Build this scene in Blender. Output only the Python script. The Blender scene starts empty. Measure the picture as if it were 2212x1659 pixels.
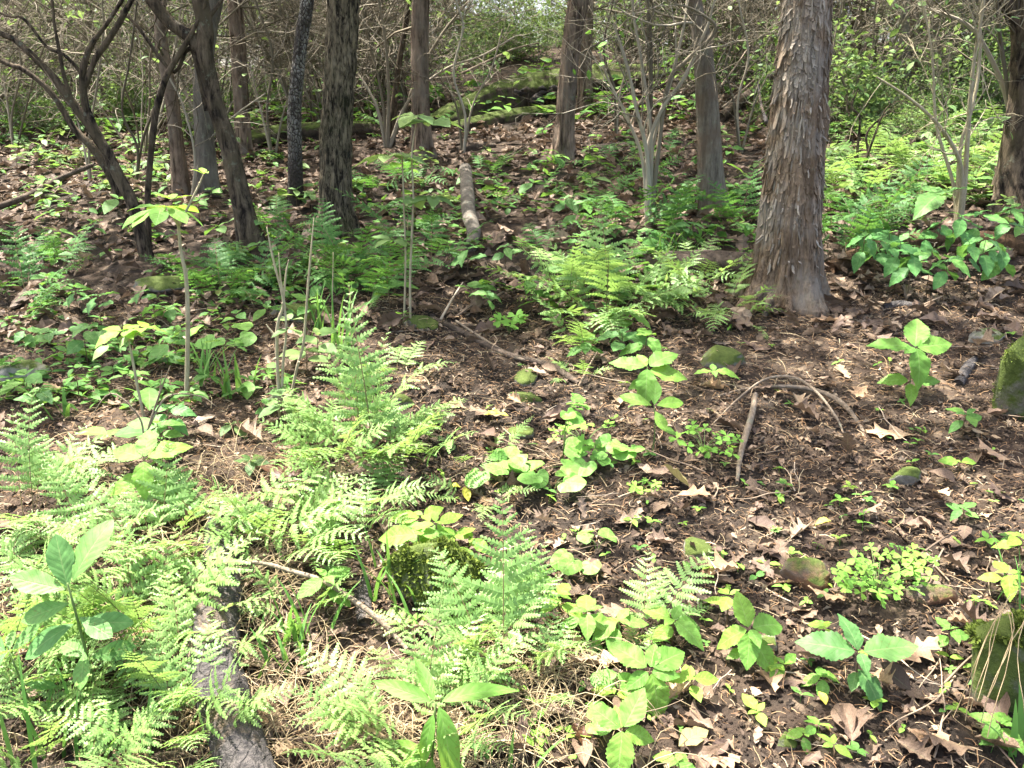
import bpy, math, random
import numpy as np
from mathutils import Vector

# ------------------------------------------------------------------ camera, sky, sun, exposure
scn = bpy.context.scene
COL = scn.collection
PITCH = math.radians(17.0)
W, H = 2212.0, 1659.0                       # the grid the photograph was measured on
FOC = 1106.0 / math.tan(math.radians(30.0))
CAM_Z = 1.5

cd = bpy.data.cameras.new('camera')
cd.sensor_width = 36.0
cd.lens = 18.0 / math.tan(math.radians(30.0))
cd.clip_start = 0.05
cd.clip_end = 600.0
cam = bpy.data.objects.new('camera', cd)
COL.objects.link(cam)
cam.location = (0, 0, CAM_Z)
cam.rotation_euler = (math.pi / 2 - PITCH, 0, 0)
scn.camera = cam

SUN = np.array([-0.34, 0.24, 1.05]); SUN /= np.linalg.norm(SUN)
world = bpy.data.worlds.new('World')
scn.world = world
world.use_nodes = True
wn = world.node_tree.nodes; wl = world.node_tree.links
wn.clear()
sky = wn.new('ShaderNodeTexSky'); sky.sky_type = 'NISHITA'; sky.sun_disc = False
sky.sun_elevation = math.asin(SUN[2]); sky.sun_rotation = math.atan2(SUN[0], SUN[1])
sky.dust_density = 6.0; sky.air_density = 0.8; sky.ozone_density = 0.3
bg = wn.new('ShaderNodeBackground'); bg.inputs['Strength'].default_value = 0.15
wo = wn.new('ShaderNodeOutputWorld')
wl.new(sky.outputs[0], bg.inputs[0]); wl.new(bg.outputs[0], wo.inputs[0])

sl = bpy.data.lights.new('sun', 'SUN'); sl.energy = 4.7; sl.angle = math.radians(0.55); sl.color = (1.0, 0.96, 0.90)
so = bpy.data.objects.new('sun', sl); COL.objects.link(so)
so.rotation_euler = Vector(SUN).to_track_quat('Z', 'Y').to_euler()
so.location = tuple(SUN * 40)
scn.view_settings.view_transform = 'Standard'
scn.view_settings.look = 'None'
scn.view_settings.gamma = 1.0
scn.view_settings.use_curve_mapping = False
scn.view_settings.exposure = 2.45
try:
    scn.cycles.max_bounces = 8
    scn.cycles.diffuse_bounces = 4
    scn.cycles.transmission_bounces = 4
    scn.cycles.use_denoising = True
except Exception:
    pass

R = np.random.default_rng(11)
rnd = random.Random(5)
PI = math.pi

# ------------------------------------------------------------------ numbers: noise, terrain, rays
def _h(ix, iy, iz, seed):
    n = (ix * 73856093) ^ (iy * 19349663) ^ (iz * 83492791) ^ (seed * 2654435)
    n = (n ^ (n >> 13)) * 1274126177
    n = n & 0x7fffffff
    n = ((n ^ (n >> 15)) * 69069) & 0x7fffffff
    return (n % 100003) / 100003.0

def vnoise(p, seed=0):
    p = np.asarray(p, float)
    i = np.floor(p).astype(np.int64); f = p - i
    u = f * f * (3 - 2 * f)
    out = 0
    for dx in (0, 1):
        wx = u[..., 0] if dx else 1 - u[..., 0]
        for dy in (0, 1):
            wy = u[..., 1] if dy else 1 - u[..., 1]
            for dz in (0, 1):
                wz = u[..., 2] if dz else 1 - u[..., 2]
                out = out + wx * wy * wz * _h(i[..., 0] + dx, i[..., 1] + dy, i[..., 2] + dz, seed)
    return out * 2 - 1

def fbm(p, o=4, seed=0):
    a, s, t = 1.0, 0.0, 0.0
    p = np.asarray(p, float)
    for k in range(o):
        s = s + a * vnoise(p, seed + k); t += a
        a *= 0.5; p = p * 2.03 + 7.1
    return s / t

def p3(x, y, z=0.0):
    x = np.asarray(x, float); y = np.asarray(y, float)
    return np.stack([x, y, np.zeros_like(x) + z], -1)

def terrain(x, y):
    x = np.asarray(x, float); y = np.asarray(y, float)
    t = np.clip(y - 11, 0, 8)
    b = 0.17 * np.minimum(y, 11) + 0.17 * (t - t * t / 16)
    k = np.clip(y / 7, 0, 1); k = k * k * (3 - 2 * k)
    b = b + 0.03 * np.clip(x, -14, 14) * k
    b = b + 0.05 * fbm(p3(x * .8, y * .8), 3, 3) + 0.016 * fbm(p3(x * 4.0, y * 4.0), 3, 9)
    far = np.clip((y - 8) / 10, 0, 1)
    return b + far * 0.35 * fbm(p3(x * .16, y * .16), 2, 21)

Z0 = float(terrain(0.0, 0.0))
_base = terrain
def terrain(x, y):
    return _base(x, y) - Z0
def tz(x, y):
    return float(terrain(x, y))

CP, SP = math.cos(PITCH), math.sin(PITCH)
def ray(px, py):
    a = (px - W / 2) / FOC; b = -(py - H / 2) / FOC
    return np.array([a, CP + b * SP, -SP + b * CP])
_T = np.concatenate([np.arange(0.8, 8, 0.02), np.arange(8, 60, 0.1)])
def ground(px, py):
    """the spot of ground that a pixel of the photograph shows"""
    d = ray(px, py)
    P = d[None] * _T[:, None]
    below = (P[:, 2] + CAM_Z) < terrain(P[:, 0], P[:, 1])
    k = int(np.argmax(below)) if below.any() else len(_T) - 1
    x, y = P[k, 0], P[k, 1]
    return np.array([x, y, tz(x, y)])
def depth_of(p):
    return p[1] * CP - (p[2] - CAM_Z) * SP
def plane(px, py, Y):
    d = ray(px, py); t = Y / d[1]
    return np.array([d[0] * t, Y, CAM_Z + d[2] * t])
def size_at(p, px):
    return px * depth_of(p) / FOC
def to_px(p):
    p = np.asarray(p, float)
    zc = p[..., 2] - CAM_Z
    dep = p[..., 1] * CP - zc * SP
    up = p[..., 1] * SP + zc * CP
    dep = np.where(dep < 0.05, 0.05, dep)
    return W / 2 + FOC * p[..., 0] / dep, H / 2 - FOC * up / dep

# ------------------------------------------------------------------ mesh building
class MB:
    def __init__(s):
        s.V = []; s.UV = []; s.T = []; s.F = {}; s.n = 0; s.M = {}
    def add(s, V, F, uv=None, tone=0.0, mat=0):
        V = np.asarray(V, float).reshape(-1, 3); n = len(V)
        s.V.append(V)
        s.UV.append(np.zeros((n, 2)) if uv is None else np.asarray(uv, float).reshape(n, 2))
        s.T.append(np.zeros(n) + tone)
        groups = {}
        if isinstance(F, dict):
            groups = F
        else:
            for f in F: groups.setdefault(len(f), []).append(f)
        for k, a in groups.items():
            a = np.asarray(a, np.int64).reshape(-1, k) + s.n
            s.F.setdefault(k, []).append(a)
            s.M.setdefault(k, []).append(np.zeros(len(a), np.int32) + mat)
        s.n += n
    def many(s, tmpl, M, T, tones, mat=0):
        """copies of a template (V, F dict, uv) under N matrices and offsets"""
        V, F, uv = tmpl
        N = len(T); n = len(V)
        if N == 0: return
        VV = np.einsum('nij,kj->nki', M, V) + T[:, None, :]
        off = (np.arange(N) * n)
        s.V.append(VV.reshape(-1, 3)); s.UV.append(np.tile(uv, (N, 1)))
        s.T.append(np.repeat(tones, n))
        for k, a in F.items():
            a = np.asarray(a, np.int64).reshape(-1, k)
            b = (a[None] + off[:, None, None]).reshape(-1, k) + s.n
            s.F.setdefault(k, []).append(b)
            s.M.setdefault(k, []).append(np.zeros(len(b), np.int32) + mat)
        s.n += N * n
    def mesh(s, name, mats, smooth=True):
        me = bpy.data.meshes.new(name)
        V = np.concatenate(s.V) if s.V else np.zeros((0, 3))
        me.vertices.add(len(V)); me.vertices.foreach_set('co', V.astype(np.float32).ravel())
        loops, starts, mi = [], [], []
        pos = 0
        for k in sorted(s.F):
            a = np.concatenate(s.F[k]); loops.append(a.ravel())
            starts.append(pos + np.arange(len(a)) * k); pos += a.size
            mi.append(np.concatenate(s.M[k]))
        loops = np.concatenate(loops); starts = np.concatenate(starts); mi = np.concatenate(mi)
        me.loops.add(len(loops)); me.loops.foreach_set('vertex_index', loops.astype(np.int32))
        me.polygons.add(len(starts)); me.polygons.foreach_set('loop_start', starts.astype(np.int32))
        if not isinstance(mats, (list, tuple)): mats = [mats]
        for m in mats: me.materials.append(m)
        me.polygons.foreach_set('material_index', mi.astype(np.int32))
        me.polygons.foreach_set('use_smooth', np.full(len(starts), smooth))
        a = me.attributes.new('tone', 'FLOAT', 'POINT'); a.data.foreach_set('value', np.concatenate(s.T).astype(np.float32))
        uv = np.concatenate(s.UV)
        b = me.attributes.new('luv', 'FLOAT_VECTOR', 'POINT')
        b.data.foreach_set('vector', np.concatenate([uv, np.zeros((len(uv), 1))], 1).astype(np.float32).ravel())
        me.update(calc_edges=True)
        me.validate()
        return me
    def build(s, name, mats, parent=None, smooth=True):
        return link(name, s.mesh(name, mats, smooth), parent)

def link(name, me, parent=None, loc=None, rot=None, sc=None):
    o = bpy.data.objects.new(name, me)
    COL.objects.link(o)
    if parent is not None: o.parent = parent
    if loc is not None: o.location = tuple(float(v) for v in loc)
    if rot is not None:
        o.rotation_mode = 'YXZ'; o.rotation_euler = tuple(float(v) for v in rot)
    if sc is not None: o.scale = (sc, sc, sc) if np.isscalar(sc) else tuple(float(v) for v in sc)
    return o
def tag(o, label=None, cat=None, group=None, kind=None):
    if label: o['label'] = label
    if cat: o['category'] = cat
    if group: o['group'] = group
    if kind: o['kind'] = kind
    return o
def thing(name, label, cat, loc, group=None, rz=0.0, sc=None):
    o = link(name, None, None, loc, (0, 0, rz), sc)
    o.empty_display_size = 0.05
    return tag(o, label, cat, group)
def copy_tree(o, parent=None):
    c = o.copy(); COL.objects.link(c)
    if parent is not None: c.parent = parent
    for ch in o.children: copy_tree(ch, c)
    return c

def rotm(pitch, roll, yaw):
    """matrices of Rz(yaw) Rx(pitch) Ry(roll) for arrays"""
    pitch, roll, yaw = np.broadcast_arrays(np.asarray(pitch, float), np.asarray(roll, float), np.asarray(yaw, float))
    cx, sx, cy, sy, cz, sz = np.cos(pitch), np.sin(pitch), np.cos(roll), np.sin(roll), np.cos(yaw), np.sin(yaw)
    o = np.zeros_like(cx); i = np.ones_like(cx)
    X = np.stack([i, o, o, o, cx, -sx, o, sx, cx], -1).reshape(cx.shape + (3, 3))
    Y = np.stack([cy, o, sy, o, i, o, -sy, o, cy], -1).reshape(cx.shape + (3, 3))
    Z = np.stack([cz, -sz, o, sz, cz, o, o, o, i], -1).reshape(cx.shape + (3, 3))
    return Z @ X @ Y

def unit(v):
    v = np.asarray(v, float); return v / (np.linalg.norm(v, axis=-1, keepdims=True) + 1e-9)

def tube(mb, P, rad, sides=6, tone=0.0, mat=0, cap=True):
    P = np.asarray(P, float); n = len(P)
    rad = np.zeros(n) + rad
    T = unit(np.gradient(P, axis=0))
    ref = np.array([0.0, 1.0, 0.13]) if abs(T[:, 1]).mean() < 0.8 else np.array([1.0, 0.07, 0.1])
    U = unit(np.cross(T, ref)); Vv = np.cross(T, U)
    a = np.arange(sides) * 2 * PI / sides
    ring = P[:, None] + rad[:, None, None] * (np.cos(a)[None, :, None] * U[:, None] + np.sin(a)[None, :, None] * Vv[:, None])
    i = np.arange(n - 1)[:, None] * sides; j = np.arange(sides)[None]; k = (j + 1) % sides
    F = np.stack([i + j, i + k, i + sides + k, i + sides + j], -1).reshape(-1, 4)
    G = {4: F}
    if cap: G[sides] = np.stack([np.arange(sides)[::-1], (n - 1) * sides + np.arange(sides)]) if sides not in (4,) else np.zeros((0, sides), int)
    if sides == 4: G = {4: np.concatenate([F, [[3, 2, 1, 0]], [(n - 1) * 4 + np.arange(4)]])} if cap else {4: F}
    L = np.concatenate([[0], np.cumsum(np.linalg.norm(np.diff(P, axis=0), axis=1))])
    uv = np.stack([np.tile(a / (2 * PI), n), np.repeat(L, sides)], -1)
    mb.add(ring.reshape(-1, 3), G, uv, tone, mat)

def smooth_path(pts, n):
    """Catmull-Rom through the given points"""
    pts = np.asarray(pts, float)
    if len(pts) == 2:
        t = np.linspace(0, 1, n)[:, None]; return pts[0] * (1 - t) + pts[1] * t
    P = np.vstack([2 * pts[0] - pts[1], pts, 2 * pts[-1] - pts[-2]])
    m = len(pts) - 1
    t = np.linspace(0, m - 1e-6, n); i = t.astype(int); f = (t - i)[:, None]
    a, b, c, d = P[i], P[i + 1], P[i + 2], P[i + 3]
    return 0.5 * (2 * b + (c - a) * f + (2 * a - 5 * b + 4 * c - d) * f ** 2 + (3 * b - a - 3 * c + d) * f ** 3)

# ------------------------------------------------------------------ materials
class NT:
    def __init__(s, name):
        s.m = bpy.data.materials.new(name); s.m.use_nodes = True
        s.t = s.m.node_tree; s.t.nodes.clear()
        s.out = s.t.nodes.new('ShaderNodeOutputMaterial')
    def n(s, kind, **kw):
        x = s.t.nodes.new(kind)
        for k, v in kw.items(): setattr(x, k, v)
        return x
    def l(s, a, b): s.t.links.new(a, b)
    def math(s, op, a, b=None, c=None, clamp=False):
        x = s.n('ShaderNodeMath', operation=op, use_clamp=clamp)
        for i, v in enumerate((a, b, c)):
            if v is None: continue
            if isinstance(v, (int, float)): x.inputs[i].default_value = v
            else: s.l(v, x.inputs[i])
        return x.outputs[0]
    def mix(s, f, a, b, mode='MIX'):
        x = s.n('ShaderNodeMix', data_type='RGBA', blend_type=mode)
        for i, v in ((0, f), (6, a), (7, b)):
            if isinstance(v, (int, float)): x.inputs[i].default_value = v
            elif isinstance(v, tuple): x.inputs[i].default_value = v + (1.0,)
            else: s.l(v, x.inputs[i])
        return x.outputs[2]
    def ramp(s, f, stops):
        x = s.n('ShaderNodeValToRGB'); e = x.color_ramp.elements
        while len(e) < len(stops): e.new(0.5)
        for q, (p, c) in zip(e, stops):
            q.position = p; q.color = c + (1.0,) if isinstance(c, tuple) else (c, c, c, 1)
        s.l(f, x.inputs[0]); return x.outputs[0]
    def noise(s, vec, scale, detail=4, rough=0.6, dist=0.0):
        x = s.n('ShaderNodeTexNoise'); x.inputs['Scale'].default_value = scale
        x.inputs['Detail'].default_value = detail; x.inputs['Roughness'].default_value = rough
        x.inputs['Distortion'].default_value = dist
        if vec is not None: s.l(vec, x.inputs['Vector'])
        return x.outputs[0]
    def voro(s, vec, scale, feature='F1', out=0):
        x = s.n('ShaderNodeTexVoronoi', feature=feature); x.inputs['Scale'].default_value = scale
        if vec is not None: s.l(vec, x.inputs['Vector'])
        return x.outputs[out]
    def obj(s): return s.n('ShaderNodeTexCoord').outputs['Object']
    def pos(s): return s.n('ShaderNodeNewGeometry').outputs['Position']
    def map(s, v, sc):
        x = s.n('ShaderNodeMapping'); x.inputs['Scale'].default_value = sc; s.l(v, x.inputs[0]); return x.outputs[0]
    def rand(s):
        a = s.n('ShaderNodeAttribute', attribute_name='tone').outputs['Fac']
        b = s.n('ShaderNodeObjectInfo').outputs['Random']
        return s.math('FRACT', s.math('ADD', a, b))
    def bump(s, hgt, st, dist=0.01):
        x = s.n('ShaderNodeBump'); x.inputs['Strength'].default_value = st; x.inputs['Distance'].default_value = dist
        s.l(hgt, x.inputs['Height']); return x.outputs[0]
    def bsdf(s, col, rough=0.8, normal=None, spec=0.3):
        x = s.n('ShaderNodeBsdfPrincipled')
        if isinstance(col, tuple): x.inputs['Base Color'].default_value = col + (1,)
        else: s.l(col, x.inputs['Base Color'])
        if isinstance(rough, (int, float)): x.inputs['Roughness'].default_value = rough
        else: s.l(rough, x.inputs['Roughness'])
        x.inputs['Specular IOR Level'].default_value = spec
        if normal is not None: s.l(normal, x.inputs['Normal'])
        return x.outputs[0]
    def done(s, sh):
        s.l(sh, s.out.inputs[0]); return s.m

def leaf_material(name, stops, trans=0.4, rough=0.5, veins=7.0, vein_amt=0.25, tcol=None, spec=0.25, slant=0.42, blot=0.0):
    t = NT(name)
    r = t.rand()
    col = t.ramp(r, stops)
    uv = t.n('ShaderNodeAttribute', attribute_name='luv').outputs['Vector']
    sep = t.n('ShaderNodeSeparateXYZ'); t.l(uv, sep.inputs[0])
    ax = t.math('ABSOLUTE', sep.outputs[0])
    normal = None
    if veins:
        w = t.math('FRACT', t.math('MULTIPLY', t.math('SUBTRACT', sep.outputs[1], t.math('MULTIPLY', ax, slant * 0.5)), veins))
        v = t.math('ABSOLUTE', t.math('SUBTRACT', w, 0.5))                  # 0.5 on the vein
        side = t.math('MULTIPLY', t.math('SUBTRACT', v, 0.40, clamp=True), 9.0, clamp=True)
        mid = t.math('SUBTRACT', 1.0, t.math('MULTIPLY', ax, 13.0), clamp=True)
        col1 = t.mix(t.math('MULTIPLY', side, 0.42), col, (0.03, 0.07, 0.015) if vein_amt > 0.17 else (0.06, 0.04, 0.02))
        col2 = t.mix(t.math('MULTIPLY', mid, vein_amt), col1, (0.40, 0.46, 0.20))
        normal = t.bump(t.math('SUBTRACT', t.math('MULTIPLY', v, -1.0), mid), 0.22, 0.004)
    else:
        col2 = col
    if veins and not blot:
        nz = t.noise(t.obj(), 4.5, 4, 0.65)
        hs = t.n('ShaderNodeHueSaturation'); t.l(col2, hs.inputs['Color'])
        t.l(t.math('ADD', t.math('MULTIPLY', nz, 1.5), 0.25), hs.inputs['Value']); col2 = hs.outputs[0]
        sp = t.math('MULTIPLY', t.ramp(t.noise(t.obj(), 16.0, 2), [(0.62, 0.0), (0.66, 1.0)]), t.math('GREATER_THAN', r, 0.45))
        col2 = t.mix(t.math('MULTIPLY', sp, 0.6), col2, (0.16, 0.10, 0.035))
    if blot:
        nz = t.noise(t.obj(), 28.0, 3)
        col2 = t.mix(t.math('MULTIPLY', t.math('SUBTRACT', nz, 0.45, clamp=True), blot * 4, clamp=True), col2, (0.055, 0.035, 0.02))
    b = t.bsdf(col2, rough + .08, normal, spec)
    tr = t.n('ShaderNodeBsdfTranslucent')
    tc = t.mix(0.5, col2, tcol) if tcol else col2
    t.l(tc, tr.inputs[0])
    mx = t.n('ShaderNodeMixShader'); mx.inputs[0].default_value = trans
    t.l(b, mx.inputs[1]); t.l(tr.outputs[0], mx.inputs[2])
    return t.done(mx.outputs[0])

def bark_material(name, dark, light, *a_, vary=0.0, **k_):
    return _bark(name, dark, light, *a_, vary=vary, **k_)
def _bark(name, dark, light, freq=9.0, stretch=0.12, contrast=(0.35, 0.65), bump=0.9, lichen=0.0, moss=0.0, grey=None, dist=0.8, vary=0.0):
    t = NT(name)
    o = t.obj()
    rn = t.n('ShaderNodeObjectInfo').outputs['Random']
    v = t.map(o, (freq, freq, freq * stretch))
    n1 = t.noise(v, 2.2, 7, 0.68, dist)
    n2 = t.noise(t.map(o, (freq * 3, freq * 3, freq * 0.9)), 2.0, 5, 0.7, 0.3)
    h = t.math('ADD', t.math('MULTIPLY', n1, 0.7), t.math('MULTIPLY', n2, 0.3))
    col = t.ramp(h, [(contrast[0], dark), (contrast[1], light)])
    if grey:
        g = t.noise(o, 5.0, 4, 0.6)
        col = t.mix(t.ramp(g, [(0.46, 0.0), (0.62, 0.85)]), col, grey)
    if lichen:
        g = t.noise(o, 13.0, 5, 0.7)
        col = t.mix(t.math('MULTIPLY', t.ramp(g, [(0.60, 0.0), (0.66, 1.0)]), lichen), col, (0.26, 0.29, 0.21))
    if moss:
        g = t.noise(o, 4.0, 5, 0.65)
        z = t.n('ShaderNodeSeparateXYZ'); t.l(o, z.inputs[0])
        low = t.math('SUBTRACT', 1.0, t.math('MULTIPLY', z.outputs[2], 0.8), clamp=True)
        col = t.mix(t.math('MULTIPLY', t.ramp(g, [(0.5, 0.0), (0.62, 1.0)]), t.math('MULTIPLY', low, moss)), col, (0.06, 0.085, 0.02))
    if vary:
        br = t.math('ADD', t.math('MULTIPLY', t.rand(), 2 * vary), 1.0 - vary)
        hs = t.n('ShaderNodeHueSaturation'); t.l(col, hs.inputs['Color']); t.l(br, hs.inputs['Value']); col = hs.outputs[0]
    return t.done(t.bsdf(col, 0.92, t.bump(h, bump, 0.03), 0.15))

G3 = lambda a, b, c: [(0.0, a), (0.5, b), (1.0, c)]
M = {}
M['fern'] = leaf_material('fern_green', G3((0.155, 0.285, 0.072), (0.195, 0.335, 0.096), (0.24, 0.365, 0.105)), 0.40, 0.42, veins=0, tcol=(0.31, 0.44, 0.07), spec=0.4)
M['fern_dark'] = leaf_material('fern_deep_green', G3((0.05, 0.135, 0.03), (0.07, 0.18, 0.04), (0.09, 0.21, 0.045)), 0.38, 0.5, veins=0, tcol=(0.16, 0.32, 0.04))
t = NT('fern_stalk'); M['rachis'] = t.done(t.bsdf((0.12, 0.10, 0.04), 0.6))
M['nettle'] = leaf_material('serrated_leaf_green', G3((0.12, 0.27, 0.045), (0.155, 0.33, 0.06), (0.20, 0.37, 0.055)), 0.42, 0.5, veins=7, vein_amt=0.30, tcol=(0.36, 0.50, 0.05))
M['nettle_deep'] = leaf_material('serrated_leaf_deep', G3((0.09, 0.21, 0.06), (0.115, 0.25, 0.07), (0.14, 0.28, 0.065)), 0.35, 0.45, veins=7, vein_amt=0.28, tcol=(0.17, 0.36, 0.05))
M['nettle_mid'] = leaf_material('serrated_leaf_mid', G3((0.08, 0.21, 0.055), (0.10, 0.26, 0.065), (0.13, 0.29, 0.06)), 0.35, 0.45, veins=7, vein_amt=0.2, tcol=(0.22, 0.42, 0.05))
M['withered'] = leaf_material('withered_frond_brown', G3((0.16, 0.105, 0.05), (0.22, 0.15, 0.075), (0.27, 0.19, 0.10)), 0.2, 0.6, veins=0)
M['lime'] = leaf_material('young_leaf_lime', G3((0.18, 0.35, 0.05), (0.215, 0.385, 0.055), (0.26, 0.40, 0.055)), 0.43, 0.5, veins=6, vein_amt=0.2, tcol=(0.40, 0.54, 0.05))
M['violet'] = leaf_material('violet_leaf_green', G3((0.14, 0.31, 0.06), (0.17, 0.36, 0.07), (0.20, 0.38, 0.075)), 0.38, 0.42, veins=5, vein_amt=0.2, tcol=(0.3, 0.5, 0.06))
M['clover'] = leaf_material('clover_green', G3((0.15, 0.33, 0.05), (0.18, 0.38, 0.06), (0.22, 0.40, 0.06)), 0.40, 0.55, veins=0, tcol=(0.34, 0.5, 0.05))
M['herb'] = leaf_material('herb_green', G3((0.07, 0.18, 0.035), (0.10, 0.24, 0.05), (0.14, 0.28, 0.05)), 0.40, 0.5, veins=5, vein_amt=0.2, tcol=(0.25, 0.42, 0.05))
M['grass'] = leaf_material('grass_green', G3((0.08, 0.20, 0.04), (0.11, 0.25, 0.05), (0.15, 0.29, 0.06)), 0.35, 0.45, veins=0, tcol=(0.22, 0.36, 0.05))
M['canopy'] = leaf_material('tree_leaf_green', G3((0.055, 0.115, 0.03), (0.08, 0.155, 0.04), (0.12, 0.20, 0.05)), 0.40, 0.45, veins=0, tcol=(0.24, 0.34, 0.05))
M['bright'] = leaf_material('undergrowth_leaf_green', G3((0.09, 0.17, 0.05), (0.14, 0.24, 0.075), (0.20, 0.29, 0.09)), 0.42, 0.45, veins=0, tcol=(0.28, 0.38, 0.08))
M['conifer'] = leaf_material('cedar_spray_green', G3((0.035, 0.065, 0.02), (0.05, 0.085, 0.026), (0.075, 0.11, 0.03)), 0.2, 0.6, veins=0)
M['dead'] = leaf_material('dead_leaf_brown', [(0.0, (0.07, 0.047, 0.033)), (0.25, (0.165, 0.112, 0.073)), (0.45, (0.11, 0.072, 0.053)), (0.65, (0.25, 0.175, 0.115)), (0.82, (0.18, 0.122, 0.09)), (1.0, (0.36, 0.27, 0.185))], 0.15, 0.6, veins=5, vein_amt=0.16, spec=0.3, blot=0.8)
M['tan'] = leaf_material('dead_leaf_tan', G3((0.34, 0.22, 0.13), (0.40, 0.27, 0.16), (0.44, 0.32, 0.20)), 0.18, 0.6, veins=5, vein_amt=0.16, blot=0.35)
M['yellow'] = leaf_material('fallen_leaf_yellow', G3((0.55, 0.50, 0.06), (0.58, 0.55, 0.08), (0.5, 0.5, 0.1)), 0.3, 0.5, veins=5, vein_amt=0.1)
M['russet'] = leaf_material('dead_leaf_russet', G3((0.055, 0.025, 0.013), (0.065, 0.028, 0.014), (0.075, 0.032, 0.015)), 0.06, 0.45, veins=5, vein_amt=0.1)
M['chip'] = leaf_material('litter_fragment', [(0.0, (0.03, 0.022, 0.016)), (0.3, (0.10, 0.068, 0.044)), (0.55, (0.19, 0.13, 0.083)), (0.8, (0.055, 0.038, 0.028)), (1.0, (0.36, 0.28, 0.19))], 0.08, 0.75, veins=0)
M['needle'] = leaf_material('needle_litter_rust', [(0.0, (0.15, 0.085, 0.042)), (0.4, (0.25, 0.15, 0.077)), (0.75, (0.32, 0.21, 0.115)), (1.0, (0.46, 0.36, 0.23))], 0.05, 0.7, veins=0)
M['straw'] = leaf_material('dry_straw', G3((0.24, 0.175, 0.095), (0.34, 0.26, 0.145), (0.44, 0.355, 0.215)), 0.1, 0.6, veins=0)
M['twig'] = leaf_material('twig_brown', [(0.0, (0.12, 0.085, 0.06)), (0.5, (0.24, 0.18, 0.12)), (1.0, (0.38, 0.31, 0.23))], 0.0, 0.85, veins=0)
M['bare'] = leaf_material('bare_twig_grey', [(0.0, (0.075, 0.062, 0.042)), (0.5, (0.175, 0.147, 0.103)), (1.0, (0.36, 0.315, 0.24))], 0.0, 0.9, veins=0)
M['palestem'] = bark_material('pale_stem_bark', (0.24, 0.20, 0.12), (0.44, 0.38, 0.26), 30, 0.3, bump=0.4)
M['cream'] = leaf_material('fallen_leaf_cream', G3((0.25, 0.21, 0.09), (0.28, 0.24, 0.10), (0.26, 0.22, 0.10)), 0.25, 0.6, veins=5, vein_amt=0.1, blot=0.2)
t = NT('green_stem'); M['stem'] = t.done(t.bsdf((0.10, 0.15, 0.04), 0.6))
t = NT('brown_stem'); M['bstem'] = t.done(t.bsdf((0.10, 0.065, 0.035), 0.7))
M['cedar'] = bark_material('cedar_bark', (0.055, 0.036, 0.022), (0.30, 0.215, 0.14), 26, 0.055, (0.38, 0.62), 1.0, grey=(0.29, 0.25, 0.20), lichen=0.2)
M['strip'] = bark_material('cedar_bark_strip', (0.10, 0.066, 0.040), (0.32, 0.235, 0.155), 24, 0.07, (0.3, 0.7), 0.8, grey=(0.30, 0.265, 0.215), vary=0.45)
M['redcedar'] = bark_material('reddish_bark', (0.045, 0.031, 0.022), (0.27, 0.195, 0.14), 9, 0.14, (0.42, 0.60), 1.0, lichen=0.25, grey=(0.19, 0.15, 0.115))
M['furrow'] = bark_material('furrowed_bark', (0.018, 0.014, 0.010), (0.23, 0.185, 0.12), 20, 0.24, (0.43, 0.59), 1.0, moss=0.3, lichen=0.1)
M['darkbark'] = bark_material('dark_bark', (0.014, 0.010, 0.008), (0.17, 0.128, 0.086), 9, 0.3, (0.43, 0.62), 1.0, lichen=0.3, grey=(0.085, 0.066, 0.04))
M['greybark'] = bark_material('grey_snag_wood', (0.070, 0.056, 0.042), (0.24, 0.205, 0.16), 13, 0.12, (0.36, 0.62), 0.9, lichen=0.3, grey=(0.14, 0.10, 0.07))
M['grey'] = bark_material('grey_bark', (0.07, 0.06, 0.048), (0.20, 0.175, 0.14), 9, 0.2, bump=0.8, lichen=0.4)
t = NT('speckled_bark'); o = t.obj()
sv = t.map(o, (1, 1, 0.55)); wob = t.noise(sv, 40, 4, 0.7)
mixv = t.n('ShaderNodeVectorMath', operation='ADD'); scl = t.n('ShaderNodeVectorMath', operation='SCALE'); scl.inputs['Scale'].default_value = 0.03
nn = t.n('ShaderNodeTexNoise'); nn.inputs['Scale'].default_value = 30; t.l(sv, nn.inputs['Vector'])
t.l(nn.outputs['Color'], scl.inputs[0]); t.l(sv, mixv.inputs[0]); t.l(scl.outputs[0], mixv.inputs[1])
vo = t.voro(mixv.outputs[0], 60, 'DISTANCE_TO_EDGE')
z = t.n('ShaderNodeSeparateXYZ'); t.l(o, z.inputs[0])
hi = t.math('MULTIPLY', t.math('SUBTRACT', z.outputs[2], 0.15, clamp=True), 2.2, clamp=True)
fl = t.math('MULTIPLY', t.math('MULTIPLY', t.ramp(vo, [(0.06, 0.0), (0.13, 1.0)]), t.ramp(wob, [(0.38, 0.0), (0.48, 1.0)])), t.math('MULTIPLY', hi, t.ramp(t.noise(o, 7.0, 3), [(0.40, 0.25), (0.56, 1.0)])))
M['speckle'] = t.done(t.bsdf(t.mix(fl, (0.042, 0.034, 0.028), (0.28, 0.26, 0.225)), 0.9, t.bump(vo, 0.9, 0.02), 0.15))
M['log'] = bark_material('rotting_log_wood', (0.035, 0.026, 0.02), (0.15, 0.115, 0.085), 9, 0.9, (0.36, 0.66), 0.9, lichen=0.2)
M['palelog'] = bark_material('weathered_log_wood', (0.11, 0.08, 0.055), (0.33, 0.265, 0.19), 12, 0.5, (0.34, 0.64), 0.8, lichen=0.4)
t = NT('charred_log_wood'); o = t.obj()
n1 = t.noise(o, 7, 6, 0.7, 0.5); n2 = t.noise(o, 45, 5, 0.7)
vs = t.n('ShaderNodeVectorMath', operation='ADD'); q = t.n('ShaderNodeTexNoise'); q.inputs['Scale'].default_value = 9; t.l(o, q.inputs['Vector'])
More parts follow.
